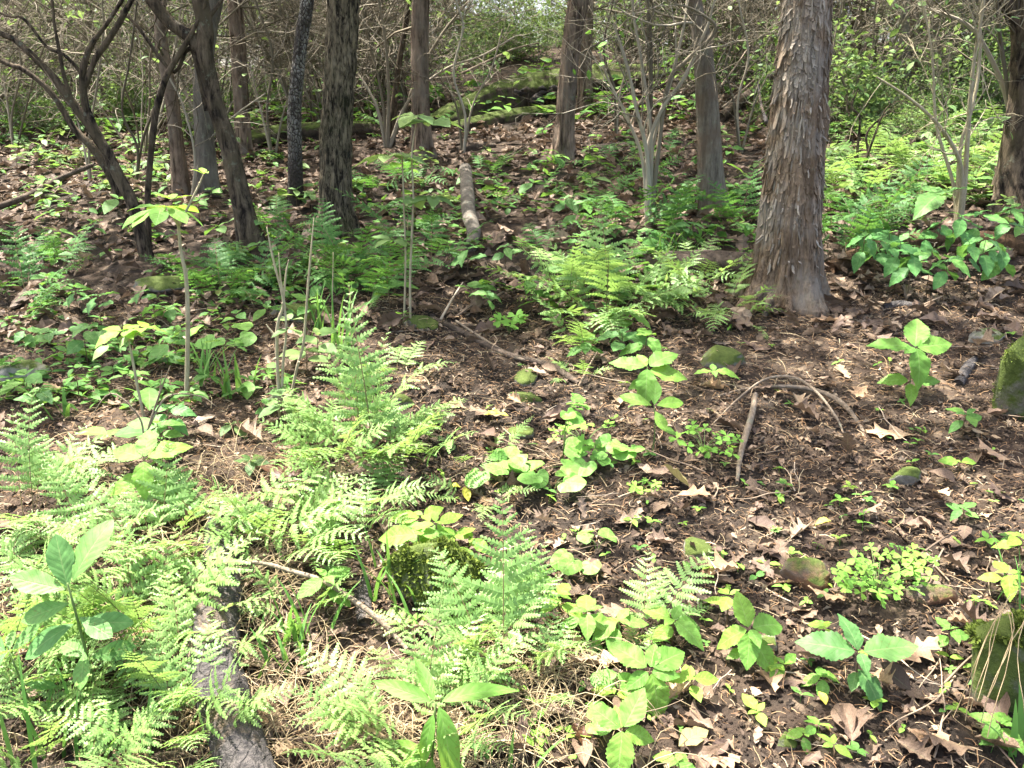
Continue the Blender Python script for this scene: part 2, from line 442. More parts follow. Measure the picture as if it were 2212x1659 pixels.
q2 = t.n('ShaderNodeVectorMath', operation='SCALE'); q2.inputs['Scale'].default_value = .06; t.l(q.outputs['Color'], q2.inputs[0]); t.l(t.map(o, (1, .45, 1)), vs.inputs[0]); t.l(q2.outputs[0], vs.inputs[1])
ck = t.ramp(t.voro(vs.outputs[0], 30, 'DISTANCE_TO_EDGE'), [(0.0, 0.0), (0.10, 1.0)])
cc = t.ramp(n2, [(0.35, (0.030, 0.027, 0.026)), (0.65, (0.115, 0.10, 0.09))])
cc = t.mix(t.ramp(n1, [(0.52, 0.0), (0.62, 0.8)]), cc, (0.17, 0.12, 0.075))
cc = t.mix(t.math('MULTIPLY', t.math('MULTIPLY', t.math('SUBTRACT', 1.0, ck), 0.6), t.ramp(n1, [(0.40, 1.0), (0.52, 0.0)])), cc, (0.012, 0.010, 0.009))
M['char'] = t.done(t.bsdf(cc, 0.75, t.bump(t.math('ADD', t.math('MULTIPLY', ck, .15), t.math('ADD', n2, n1)), 1.0, 0.03), 0.3))
M['rot'] = bark_material('orange_rotten_wood', (0.04, 0.027, 0.019), (0.17, 0.10, 0.055), 14, 0.6, bump=0.8)

M['rotlog'] = None
def stone_material(name, dark, light, mossy=0.0, rust=0.0):
    t = NT(name); o = t.obj()
    n = t.noise(o, 11, 6, 0.7, 0.4)
    col = t.ramp(n, [(0.32, dark), (0.68, light)])
    if rust:
        col = t.mix(t.math('MULTIPLY', t.ramp(t.noise(o, 7, 4), [(0.4, 0.0), (0.55, 1.0)]), rust), col, (0.20, 0.085, 0.03))
    if mossy:
        nz = t.n('ShaderNodeNewGeometry'); s = t.n('ShaderNodeSeparateXYZ'); t.l(nz.outputs['Normal'], s.inputs[0])
        f = t.math('ADD', t.math('MULTIPLY', s.outputs[2], 0.35), t.math('MULTIPLY', t.noise(o, 9, 5, 0.7), 0.9))
        mcol = t.mix(t.noise(o, 55, 3), (0.030, 0.042, 0.010), (0.10, 0.135, 0.028))
        col = t.mix(t.ramp(f, [(0.78 - 0.45 * mossy, 0.0), (0.92 - 0.45 * mossy, 1.0)]), col, mcol)
    hb = t.math('ADD', n, t.math('MULTIPLY', t.noise(o, 70, 4, 0.7), 0.4))
    return t.done(t.bsdf(col, 0.9, t.bump(hb, 0.9, 0.015), 0.2))
M['stone_moss'] = stone_material('mossy_stone', (0.10, 0.09, 0.075), (0.27, 0.25, 0.21), 0.75)
M['stone_green'] = stone_material('moss_covered_stone', (0.07, 0.065, 0.05), (0.20, 0.19, 0.15), 1.15)
M['stone'] = stone_material('grey_stone', (0.07, 0.068, 0.056), (0.20, 0.19, 0.16), 0.6)
M['stone_pale'] = stone_material('pale_stone', (0.14, 0.13, 0.10), (0.42, 0.39, 0.32), 0.35)
M['rotlog'] = stone_material('rotten_mossy_wood', (0.014, 0.011, 0.008), (0.10, 0.075, 0.052), 0.50)
M['stone_rust'] = stone_material('rusty_stone', (0.05, 0.042, 0.034), (0.15, 0.12, 0.095), 0.35, 0.6)
M['moss'] = leaf_material('moss_green', G3((0.05, 0.075, 0.012), (0.10, 0.14, 0.02), (0.17, 0.22, 0.035)), 0.3, 0.8, veins=0)

t = NT('forest_soil'); P = t.pos()
big = t.noise(P, 0.9, 5, 0.6, 0.3)
mid = t.noise(P, 9.0, 6, 0.7, 0.4)
fine = t.noise(P, 60.0, 6, 0.75)
soil = t.ramp(fine, [(0.30, (0.012, 0.010, 0.008)), (0.52, (0.034, 0.027, 0.021)), (0.8, (0.075, 0.060, 0.047))])
sq = t.map(P, (1, 1, 1))
vn = t.n('ShaderNodeTexVoronoi'); vn.inputs['Scale'].default_value = 26; vn.inputs['Randomness'].default_value = 1.0
wv = t.n('ShaderNodeVectorMath', operation='ADD'); sc2 = t.n('ShaderNodeVectorMath', operation='SCALE'); sc2.inputs['Scale'].default_value = 0.05
n3 = t.n('ShaderNodeTexNoise'); n3.inputs['Scale'].default_value = 18; t.l(P, n3.inputs['Vector'])
t.l(n3.outputs['Color'], sc2.inputs[0]); t.l(P, wv.inputs[0]); t.l(sc2.outputs[0], wv.inputs[1]); t.l(wv.outputs[0], vn.inputs['Vector'])
sx = t.n('ShaderNodeSeparateColor'); t.l(vn.outputs['Color'], sx.inputs[0])
lit = t.ramp(sx.outputs[0], [(0.0, (0.04, 0.029, 0.020)), (0.35, (0.09, 0.064, 0.043)), (0.6, (0.055, 0.038, 0.028)), (0.85, (0.15, 0.108, 0.070)), (1.0, (0.24, 0.18, 0.125))])
lit = t.mix(t.ramp(vn.outputs['Distance'], [(0.25, 0.0), (0.6, 0.6)]), lit, (0.05, 0.034, 0.024))
cover = t.ramp(t.math('ADD', t.math('MULTIPLY', big, 0.6), t.math('MULTIPLY', mid, 0.5)), [(0.47, 0.05), (0.60, 0.80)])
colr = t.mix(cover, soil, lit)
hh = t.math('ADD', t.math('MULTIPLY', fine, 0.6), t.math('ADD', t.math('MULTIPLY', mid, 0.8), t.math('MULTIPLY', vn.outputs['Distance'], -0.25)))
M['soil'] = t.done(t.bsdf(colr, 0.95, t.bump(hh, 1.0, 0.02), 0.12))

# ------------------------------------------------------------------ leaf shapes
def strip_leaf(n, wf, L=1.0, across=3, fold=0.10, droop=0.25, teeth=0.0, lean=0.0, wave=0.0, seed=0, curl=0.0):
    """a leaf as rows of points from stalk (y=0) to tip (y=L); wf(t) is the half width"""
    t = np.linspace(0, 1, n); r = np.random.default_rng(seed)
    V, UV = [], []
    xs = np.linspace(-1, 1, across)
    for i, ti in enumerate(t):
        w = wf(ti)
        if teeth and 0 < i < n - 1: w *= (1.0 + teeth) if i % 2 else (1.0 - teeth)
        for x in xs:
            ax = abs(x)
            y = ti * L + lean * ax * w + (teeth * 0.25 * w if (i % 2 and ax > .9) else 0)
            z = -droop * L * ti * ti + fold * ax * w * 2 + curl * (ax ** 2) * w
            z += wave * w * math.sin(ti * 17 + x * 2.0 + seed) * ax + wave * 0.35 * r.normal() * w * ax
            V.append((x * w, y, z)); UV.append((x, ti))
    F = []
    for i in range(n - 1):
        for j in range(across - 1):
            a = i * across + j
            F.append((a, a + 1, a + across + 1, a + across))
    return np.array(V), {4: np.array(F)}, np.array(UV)

def ov(p=0.42, w=0.30, sharp=1.0):
    """ovate half width, widest at p"""
    def f(t):
        if t <= 0 or t >= 1: return 0.004
        return w * (math.sin(PI * t ** (math.log(.5) / math.log(p)))) ** sharp + 0.004
    return f
def oak(w=0.33, lobes=3.5, ph=0.0, deep=0.62):
    b = ov(0.52, w, 0.75)
    def f(t):
        if t < 0.07: return 0.010
        q = (t * lobes + ph) % 1.0
        s = 1 - abs(2 * q - 1)
        k = (1 - deep) + deep * s ** 1.3
        return b(t) * (k if t < 0.93 else 0.5)
    return f

def mesh_of(name, tmpl, mats, smooth=True):
    mb = MB(); mb.add(tmpl[0], tmpl[1], tmpl[2]); return mb.mesh(name, mats, smooth)

SERR = [strip_leaf(25, ov(0.40, 0.29, 0.95), 1, 5, 0.05, d, 0.055, 0.10, 0.10, s) for s, d in ((1, .18), (2, .34), (3, .08), (4, .5))]
SMOOTHLEAF = [strip_leaf(13, ov(0.45, w, 1.0), 1, 3, 0.10, d, 0.0, 0.0, 0.05, s) for s, (w, d) in enumerate(((.27, .15), (.24, .3), (.32, .1)))]
OBLONG = [strip_leaf(17, ov(0.56, 0.23, 0.8), 1, 5, 0.06, d, 0.02, 0.05, 0.06, s + 30) for s, d in enumerate((.12, .25, -.08))]
LANCE = [strip_leaf(15, ov(0.42, 0.125, 1.0), 1, 3, 0.16, d, 0.0, 0.0, 0.05, s + 40) for s, d in enumerate((.35, .7, .15))]
OBOV = [strip_leaf(13, ov(0.64, 0.24, 1.0), 1, 3, 0.08, d, 0.0, 0, 0.04, s + 50) for s, d in enumerate((.2, .4))]
OAK = []
for s in range(6):
    OAK.append(strip_leaf(23, oak(0.34 + 0.05 * (s % 3), 3.5 + 0.5 * (s % 2), 0.1 * s, 0.55 + 0.1 * (s % 2)), 1, 5, (0.10, -0.14, 0.22, 0.02, -0.05, 0.3)[s], (0.2, -0.15, 0.35, -0.3, 0.05, -0.05)[s], 0, 0.55, 0.16, 60 + s, (0.1, 0.25, 0.35, -0.2, 0.15, 0.4)[s]))
BEECH = [strip_leaf(9, ov(0.5, 0.27, 0.9), 1, 3, 0.25, d, 0, 0, 0.15, 70 + s, c) for s, (d, c) in enumerate(((.2, .2), (-.25, .3), (.35, -.3)))]
DEADLOW = [strip_leaf(9, oak(0.36, 3.0, 0.2 * s, 0.5), 1, 3, (0.25, -0.2, 0.1)[s], (0.2, -0.2, 0.3)[s], 0, 0.4, 0.2, 80 + s, 0.2) for s in range(3)] + [strip_leaf(6, ov(0.5, 0.28, 0.9), 1, 3, 0.3, 0.15, 0, 0, 0.2, 90)]
LEAF2 = (np.array([(0, 0, 0), (-.27, .45, .07), (.27, .45, .07), (0, 1, -.06)], float), {3: np.array([(0, 2, 3), (0, 3, 1)])}, np.array([(0, 0), (-1, .5), (1, .5), (0, 1)], float))
LEAF6 = (np.array([(0, 0, 0), (-.22, .25, .05), (.22, .25, .05), (-.25, .6, .02), (.25, .6, .02), (0, 1, -.12), (0, .4, 0)], float),
         {3: np.array([(0, 2, 6), (0, 6, 1), (2, 4, 6), (1, 6, 3), (6, 4, 5), (6, 5, 3)])}, np.array([(0, 0), (-1, .25), (1, .25), (-1, .6), (1, .6), (0, 1), (0, .4)], float))
def heart(n=20, dome=0.12):
    V = [(0, 0, 0)]; UV = [(0, 0)]; F = []
    for k, s in enumerate((0.5, 1.0)):
        for i in range(n):
            a = -PI + (i + .5) * 2 * PI / n                       # 0 points to the tip (+y)
            rr = s * (0.50 + 0.10 * math.cos(a) + 0.05 * math.cos(3 * a)) * (1 - 0.45 * math.exp(-((abs(a) - PI) / 0.35) ** 2))
            x, y = rr * math.sin(a), rr * math.cos(a) + 0.12 * s
            V.append((x * 1.05, y, dome * (s - s * s * .5) - 0.10 * s * s * (1 if abs(a) < 2 else 0.4) + 0.03 * s * math.cos(5 * a)))
            UV.append((math.sin(a) * s, 0.5 + 0.5 * math.cos(a) * s))
    for i in range(n):
        j = (i + 1) % n
        F.append((0, 1 + j, 1 + i)); 
    Q = [(1 + i, 1 + (i + 1) % n, 1 + n + (i + 1) % n, 1 + n + i) for i in range(n)]
    return np.array(V), {3: np.array(F), 4: np.array(Q)}, np.array(UV)
HEART = [heart(22, .12), heart(22, .3)]
def clover_leaf():
    """three notched leaflets"""
    V, F, UV = [], [], []
    for k in range(3):
        a = k * 2 * PI / 3
        pts = [(0, 0, 0), (-.30, .45, .06), (-.38, .80, .05), (-.20, 1.0, 0), (0, .82, -.03), (.20, 1.0, 0), (.38, .80, .05), (.30, .45, .06)]
        b = len(V)
        for x, y, z in pts:
            V.append((x * math.cos(a) - y * math.sin(a), x * math.sin(a) + y * math.cos(a), z)); UV.append((x, y))
        F += [(b, b + 7, b + 6, b + 4), (b + 6, b + 5, b + 4), (b, b + 4, b + 2, b + 1), (b + 4, b + 3, b + 2)]
    d = {}
    for f in F: d.setdefault(len(f), []).append(f)
    return np.array(V, float), {k: np.array(v) for k, v in d.items()}, np.array(UV, float)
CLOVER = clover_leaf()

def frond_mesh(name, L, a0, arc, pairs, wmax, stipe, lobes, mats, seed, tw=0.0, lob=.18):
    r = np.random.default_rng(seed); mb = MB()
    N = 40; s = np.linspace(0, 1, N)
    ang = a0 - arc * s ** 1.5
    d = np.stack([tw * np.sin(s * 2.5), np.cos(ang), np.sin(ang)], -1); d = unit(d)
    P = np.concatenate([[np.zeros(3)], np.cumsum((d[:-1] + d[1:]) * .5 * L / (N - 1), axis=0)])
    tube(mb, P[::3], np.linspace(.0017, .0005, len(P[::3])) * (L / .4), 4, 0, 1)
    nrm = np.stack([np.zeros(N), -np.sin(ang), np.cos(ang)], -1)
    V, F, TT = [], [], []
    for i in range(pairs):
        u = (i + .5) / pairs
        si = stipe + (1 - stipe) * u ** .92
        k = min(int(si * (N - 1)), N - 2)
        c = P[k] + (P[k + 1] - P[k]) * (si * (N - 1) - k)
        t, nn = d[k], nrm[k]
        x = unit(np.cross(t, nn))
        pl = wmax * (min(1, .62 + .38 * u / .22) if u < .22 else max(0.05, 1 - ((u - .22) / .78) ** 1.25)) 
        for sgn in (-1, 1):
            ln = pl * r.uniform(.78, 1.06) * (0.45 if r.random() < .04 else 1)
            fw = .22 + .55 * u + r.normal() * .06
            D0 = unit(x * sgn * math.cos(fw) + t * math.sin(fw) + nn * (r.normal() * .16 + .12))
            nl = max(3, int(lobes * (ln / wmax) ** .6))
            dr = r.uniform(.12, .5); lift = r.uniform(0, .22)
            for j in range(nl):
                q = (j + .6) / nl
                c1 = c + D0 * ln * q + nn * (lift * q - dr * q * q) * ln
                Dl = unit(D0 + nn * (lift - 2 * dr * q))
                Pp = unit(np.cross(nn, Dl)) 
                w = ln / nl * 1.0
                ll = ln * lob * (1 - .78 * q ** 1.5) * r.uniform(.85, 1.12) + .0015
                for m in (-1, 1):
                    E = unit(Pp * m + Dl * .40 + nn * (r.normal() * .12 - .15))
                    b = len(V)
                    V += [c1 - Dl * w * .50, c1 + Dl * w * .50, c1 + Dl * w * .34 + E * ll * .72, c1 + E * ll + Dl * w * .06, c1 - Dl * w * .34 + E * ll * .66]
                    F.append((b, b + 1, b + 2, b + 3, b + 4) if m * sgn > 0 else (b + 4, b + 3, b + 2, b + 1, b))
                    TT += [r.uniform(0, .12)] * 5
    mb.add(V, {5: np.array(F)}, None, np.array(TT), 0)
    return mb.mesh(name, mats, False)

# ------------------------------------------------------------------ ground sheet
nx, ny = 420, 430
u = np.linspace(-1, 1, nx); v = np.linspace(0, 1, ny)
xs = np.sinh(u * 6.3) / np.sinh(6.3) * 120
ys = np.concatenate([np.linspace(-30, 0.6, 20, endpoint=False), 0.6 + (np.exp(np.linspace(0, 1, ny - 20) * 4.6) - 1) / (math.exp(4.6) - 1) * 160][0:2])
X, Y = np.meshgrid(xs, ys)
Z = terrain(X, Y)
near = np.clip(1.6 - Y / 6, 0, 1)
Z = Z + near * (0.008 * fbm(p3(X * 18, Y * 18), 4, 31) + 0.004 * np.abs(fbm(p3(X * 55, Y * 55), 2, 41))) - 0.002
mb = MB()
i = np.arange(len(ys) - 1)[:, None] * nx; j = np.arange(nx - 1)[None]
mb.add(np.stack([X, Y, Z], -1).reshape(-1, 3), {4: np.stack([i + j, i + j + 1, i + nx + j + 1, i + nx + j], -1).reshape(-1, 4)})
g = mb.build('ground', M['soil']); tag(g, 'dark forest soil sloping uphill under leaf litter', None, None, 'structure')

# ------------------------------------------------------------------ trees
TREES = []                                            # what can carry canopy leaves

def ring_mesh(mb, P, mult, rad, tone=0.0):
    """a trunk: mult is rings x sides, multiplies the radius"""
    n, sides = mult.shape
    T = unit(np.gradient(P, axis=0))
    U = unit(np.cross(T, np.array([0, 1.0, .05]))); Vv = np.cross(T, U)
    a = np.arange(sides) * 2 * PI / sides
    rr = rad[:, None] * mult
    ring = P[:, None] + rr[..., None] * (np.cos(a)[None, :, None] * U[:, None] + np.sin(a)[None, :, None] * Vv[:, None])
    i = np.arange(n - 1)[:, None] * sides; j = np.arange(sides)[None]; k = (j + 1) % sides
    F = np.stack([i + j, i + k, i + sides + k, i + sides + j], -1).reshape(-1, 4)
    mb.add(ring.reshape(-1, 3), {4: F, sides: ((n - 1) * sides + np.arange(sides))[None]}, None, tone)
    return ring

def relief(P, rad, sides, style, seed, flare):
    n = len(P)
    a = np.arange(sides) * 2 * PI / sides
    L = np.concatenate([[0], np.cumsum(np.linalg.norm(np.diff(P, axis=0), axis=1))])
    c, s = np.cos(a), np.sin(a)
    q = np.stack([np.broadcast_to(c, (n, sides)), np.broadcast_to(s, (n, sides)), np.broadcast_to(L[:, None], (n, sides))], -1)
    m = np.ones((n, sides))
    if style == 'furrow':
        w = fbm(q * np.array([6.5, 6.5, 6.0]), 3, seed)
        m += 0.16 * (np.abs(w) * 2.2 - .35) + .03 * fbm(q * np.array([12, 12, 30]), 2, seed + 5)
    elif style == 'cedar':
        w = fbm(q * np.array([7.5, 7.5, 1.2]), 4, seed)
        m += 0.15 * w + 0.05 * np.round(3 * fbm(q * np.array([7, 7, 2.2]), 2, seed + 4))
        m += 0.05 * fbm(q * np.array([1.5, 1.5, .8]), 2, seed + 9)
    elif style == 'rot':
        m += 0.40 * fbm(q * np.array([2.6, 2.6, 1.6]), 4, seed) + 0.16 * np.abs(fbm(q * np.array([6, 6, 3]), 3, seed + 2)) - .30 * np.clip(fbm(q * np.array([2, 2, 1.8]), 2, seed + 8) - .15, 0, 1)
    elif style == 'char':
        m += 0.16 * fbm(q * np.array([1.6, 1.6, 5]), 4, seed) + 0.05 * np.abs(fbm(q * np.array([5, 5, 22]), 3, seed + 2))
    elif style == 'dark':
        m += 0.13 * fbm(q * np.array([4, 4, 9]), 4, seed) + .06 * fbm(q * np.array([1.3, 1.3, 3]), 2, seed + 3)
    else:
        m += 0.05 * fbm(q * np.array([3, 3, 4]), 3, seed) + .04 * fbm(q * np.array([1.2, 1.2, 2]), 2, seed + 3)
    if flare:
        lob = (0.5 + 0.5 * np.cos(a * 5 + seed + 0.8 * np.sin(a * 2))) ** 1.7
        m += flare * np.exp(-np.maximum(L - .10, 0) / 0.13)[:, None] * (0.40 + 1.1 * lob[None])
    return m

def twigs(mb, p, d, L, r, depth, rg, wander=.35, kids=(2, 4), up=0.05, tips=None, sides=4, spread=.9):
    k = 5 if depth else 4
    P = [np.array(p, float)]; d = unit(d)
    for i in range(k):
        d = unit(d + rg.normal(size=3) * wander * .5 + np.array([0, 0, up]))
        P.append(P[-1] + d * L / k)
    P = np.array(P)
    tube(mb, P, np.linspace(r, r * .35, len(P)), sides, rg.uniform(0, 1), 0, False)
    if tips is not None: tips.append((P[-1], d)); tips.append((P[-2], d)); 
    if depth <= 0: return
    for _ in range(rg.integers(kids[0], kids[1] + 1)):
        f = rg.uniform(.25, .95) * k; i = min(int(f), k - 1)
        q = P[i] + (P[i + 1] - P[i]) * (f - i)
        dd = unit(unit(P[i + 1] - P[i]) + rg.normal(size=3) * spread * .75)
        twigs(mb, q, dd, L * rg.uniform(.4, .72), r * .55, depth - 1, rg, wander, kids, up, tips, 3, spread)

def leaf_cloud(mb, pts, rg, per=3, size=.08, spread=.06, tmpl=LEAF2, flat=.5):
    if not len(pts): return
    p = np.repeat(np.array(pts), per, axis=0); n = len(p)
    p = p + rg.normal(size=(n, 3)) * spread
    Rm = rotm(rg.normal(-.15, flat, n), rg.normal(0, flat, n), rg.uniform(0, 2 * PI, n))
    s = rg.uniform(.6, 1.25, n) * size
    mb.many(tmpl, Rm * s[:, None, None], p, rg.uniform(0, 1, n))

def tree_from_path(name, label, path, mat, style='dark', sides=32, step=.03, flare=.5, top=6.5, seed=0, group=None, cat='tree', canopy=True, depth_lean=0.0, limbs=5, dead=0, deadL=.8, deadmat='bare', taper=.45, extra=(), mesh_name='trunk'):
    px, py, w = path[0]
    b = ground(px, py)
    pts, rad = [], []
    for (x, y, w) in path:
        q = plane(x, y, b[1]); q[1] += depth_lean * (q[2] - b[2])
        pts.append(q); rad.append(size_at(q, w) / 2)
    pts[0][2] = b[2]
    root = thing(name, label, cat, b, group)
    pts = [np.array(pts[0]) - np.array([0, 0, .10])] + pts; rad = [rad[0]] + rad
    d = unit(pts[-1] - pts[-2])
    vis = len(pts)
    if top:
        while pts[-1][2] - b[2] < top:
            d = unit(d + np.array([R.normal() * .06, R.normal() * .06, .12]))
            pts.append(pts[-1] + d * .7); rad.append(max(rad[-1] * .93, .012))
    pts = np.array(pts); rad = np.array(rad)
    Lt = np.linalg.norm(np.diff(pts, axis=0), axis=1).sum()
    n = max(12, int(Lt / step))
    P = smooth_path(pts, n)
    tt = np.linspace(0, len(rad) - 1, n); rr = np.interp(tt, np.arange(len(rad)), rad)
    # coarser rings above the frame
    m = relief(P, rr, sides, style, seed, flare)
    mb = MB(); ring_mesh(mb, P - b, m, rr)
    trunk = mb.build(mesh_name, M[mat], root)
    info = dict(root=root, trunk=trunk, base=b, P=P, rr=rr, leaves=[], mat=mat)
    rg = np.random.default_rng(seed + 100)
    for ex in extra:                                    # limbs that the photograph shows
        q = [plane(x, y, b[1]) for (x, y, w) in ex]; wr = [size_at(k, w[2]) / 2 for k, w in zip(q, ex)]
        d = unit(q[-1] - q[-2])
        if ex[-1][1] <= 5 or ex[-1][0] <= 3 or ex[-1][0] >= 2209:
            for _ in range(4):
                d = unit(d + rg.normal(size=3) * .12 + np.array([0, 0, .08])); q.append(q[-1] + d * .45); wr.append(wr[-1] * .8)
        q = np.array(q); n2 = max(10, int(np.linalg.norm(np.diff(q, axis=0), axis=1).sum() / .04))
        Q = smooth_path(q, n2); wr = np.interp(np.linspace(0, len(wr) - 1, n2), np.arange(len(wr)), wr)
        m2 = relief(Q, wr, max(10, sides // 2), style, seed + 7, 0)
        mb = MB(); ring_mesh(mb, Q - b, m2, wr)
        for _ in range(3):
            i = rg.integers(n2 // 3, n2 - 1)
            twigs(mb, Q[i] - b, unit(rg.normal(size=3) + np.array([0, 0, .5])), rg.uniform(.3, .7), wr[i] * .3, 1, rg)
        mb.build('branch', M[mat], root)
        info.setdefault('tips', []).append(Q[-1])
    up = [k for k in range(len(P)) if P[k][2] - b[2] > 2.7]
    if canopy and limbs and up:
        for k in range(limbs):
            i = up[int(len(up) * (k + rg.uniform(.2, .8)) / limbs)]
            mb = MB(); a = rg.uniform(0, 2 * PI)
            d = np.array([math.cos(a), math.sin(a), rg.uniform(.15, .6)])
            tips = []
            twigs(mb, P[i] - b, d, rg.uniform(1.4, 2.4), rr[i] * .4, 2, rg, .3, (2, 3), .05, tips, 5)
            mb.build('branch', M[mat], root)
    for k in range(dead):
        vis_i = [q for q in range(len(P)) if .7 < P[q][2] - b[2] < 3.4]
        if not vis_i: break
        i = vis_i[rg.integers(0, len(vis_i))]
        a = rg.uniform(0, 2 * PI); d = np.array([math.cos(a), math.sin(a) * .8, rg.uniform(-.1, .35)])
        mb = MB(); twigs(mb, P[i] - b + d * rr[i] * .7, d, deadL * rg.uniform(.6, 1.3), .009, 2, rg, .45, (2, 4), .0, None, 4)
        mb.build('dead_branch', M[deadmat], root)
    if canopy: TREES.append(info)
    return info

# the big cedar
cedar = tree_from_path('cedar_tree', 'large cedar with shaggy peeling pale brown bark standing right of the clearing',
    [(1690, 650, 136), (1697, 600, 128), (1703, 550, 124), (1712, 400, 116), (1727, 200, 108), (1745, 0, 98)],
    'cedar', 'cedar', 110, .014, .55, 7.0, 3, limbs=7)
# loose strips of bark on it
rg = np.random.default_rng(8)
STRIP = []
for k in range(7):
    L = (.10, .34, .14, .08, .45, .12, .25)[k]; w = (.010, .010, .013, .015, .008, .011, .009)[k]
    mb = MB(); n = 12; V = []; F = []; wob = 0
    for i in range(n):
        t = i / (n - 1)
        ww = w * (1 - .85 * abs(2 * t - 1) ** 3) * (.65 + .6 * rg.random())
        lift = .002 + .030 * max(0, (t - (.6 if L < .16 else .8))) ** 1.1 * (1 + k % 4) * .7 + .010 * max(0, .12 - t) * (k % 3) + .0035 * rg.random()
        lift2 = lift + .004
        wob += rg.normal() * .0016
        V += [(-ww / 2 + wob, lift, -t * L), (ww / 2 + wob, lift, -t * L), (ww / 2 * .8 + wob, lift2, -t * L), (-ww / 2 * .8 + wob, lift2, -t * L)]
    for i in range(n - 1):
        a = i * 4
        for j in range(4): F.append((a + j, a + (j + 1) % 4, a + 4 + (j + 1) % 4, a + 4 + j))
    F += [(3, 2, 1, 0), tuple(4 * (n - 1) + q for q in range(4))]
    mb.add(V, F); STRIP.append(mb.mesh('bark_strip', M['strip'], False))
P, rr, b = cedar['P'], cedar['rr'], cedar['base']
for k in range(294):
    i = int(np.searchsorted(P[:, 2] - b[2], rg.uniform(.12, 2.3)))
    i = min(max(i, 3), len(P) - 3)
    a = rg.uniform(-PI * 1.08, PI * .08)
    rad = rr[i] * 0.985
    tan = unit(P[i + 1] - P[i - 1])
    o = link('bark_strip', STRIP[k % 7], cedar['trunk'], P[i] - b + np.array([math.cos(a) * rad, math.sin(a) * rad, 0]))
    o.rotation_mode = 'XYZ'
    o.rotation_euler = (0, math.atan2(tan[0], tan[2]) + rg.normal() * .05, a - PI / 2)
    o.scale = (rg.uniform(.7, 1.3), rg.uniform(.7, 1.3), rg.uniform(.6, 1.3))
FLAKE = []
for k in range(5):
    L, w = (.07, .10, .14, .05, .12)[k], (.014, .017, .012, .018, .020)[k]; V = []
    for t_, lf, ws in ((0, -.004, .35), (.12, .002, .8), (.5, .003, 1.0), (.85, .006, .9), (1.0, .010, .4)):
        e = rg.normal() * .12 * w
        V += [(-w / 2 * ws + e, lf, -t_ * L), (w / 2 * ws + e, lf, -t_ * L), (w / 2 * ws + e, lf - .006, -t_ * L), (-w / 2 * ws + e, lf - .006, -t_ * L)]
    F = [(a * 4 + j, a * 4 + (j + 1) % 4, a * 4 + 4 + (j + 1) % 4, a * 4 + 4 + j) for a in range(4) for j in range(4)] + [(3, 2, 1, 0), (16, 17, 18, 19)]
    FLAKE.append((np.array(V), {4: np.array(F)}, np.zeros((20, 2))))
mbf = MB()
for k in range(2600):
    i = min(max(int(np.searchsorted(P[:, 2] - b[2], rg.uniform(.05, 2.5))), 3), len(P) - 3); a = rg.uniform(-PI * 1.15, PI * .15)
    tan = unit(P[i + 1] - P[i - 1]); s = rg.uniform(.7, 1.35)
    Rz = rotm(0.0, 0.0, a - PI / 2); Ry = rotm(0.0, math.atan2(tan[0], tan[2]) + rg.normal() * .07, 0.0)
    mbf.many(FLAKE[k % 5], (Ry @ Rz @ np.diag([s, 1.0, rg.uniform(.6, 1.3)]))[None], (P[i] - b + np.array([math.cos(a), math.sin(a), 0]) * rr[i] * rg.uniform(.97, 1.03))[None], np.array([rg.random()]))
fo = mbf.build('bark_flakes', M['strip'], cedar['trunk'], False); fo['kind'] = 'stuff'
for pts in (((1776, 212), (1790, 232), (1790, 270), (1782, 310), (1768, 335)), ((1770, 330), (1778, 360), (1772, 395), (1764, 420)), ((1786, 60), (1797, 90), (1795, 130), (1786, 160)), ((1768, 200), (1776, 170), (1788, 150))):
    q = np.array([plane(x, y, b[1] - .02) for x, y in pts]); Q = smooth_path(q, 16) - b; V = []
    for i in range(16): V += [Q[i] + np.array([-.006, -.004, 0]), Q[i] + np.array([.006, .004, 0]), Q[i] + np.array([.004, .007, 0]), Q[i] + np.array([-.007, .001, 0])]
    F = [(4 * i + j, 4 * i + (j + 1) % 4, 4 * i + 4 + (j + 1) % 4, 4 * i + 4 + j) for i in range(15) for j in range(4)] + [(3, 2, 1, 0), (60, 61, 62, 63)]
    mb = MB(); mb.add(V, F); mb.build('bark_strip', M['strip'], cedar['trunk'], False)
# roots of the cedar running into the soil
for (x0, y0, x1, y1, w) in ((1650, 610, 1612, 672, 34), (1690, 620, 1706, 690, 30), (1735, 600, 1752, 652, 26), (1668, 625, 1650, 685, 24)):
    p0 = plane(x0, y0, b[1] - .05); p1 = ground(x1, y1)
    Q = smooth_path([p0, (p0 + p1) / 2 + np.array([0, -.02, .01]), p1 - np.array([0, 0, .02])], 14)
    r2 = np.linspace(size_at(p0, w) / 2, size_at(p1, w) / 4, 14)
    mb = MB(); ring_mesh(mb, Q - b, relief(Q, r2, 24, 'cedar', int(x0), 0), r2); mb.build('root', M['cedar'], cedar['root'])

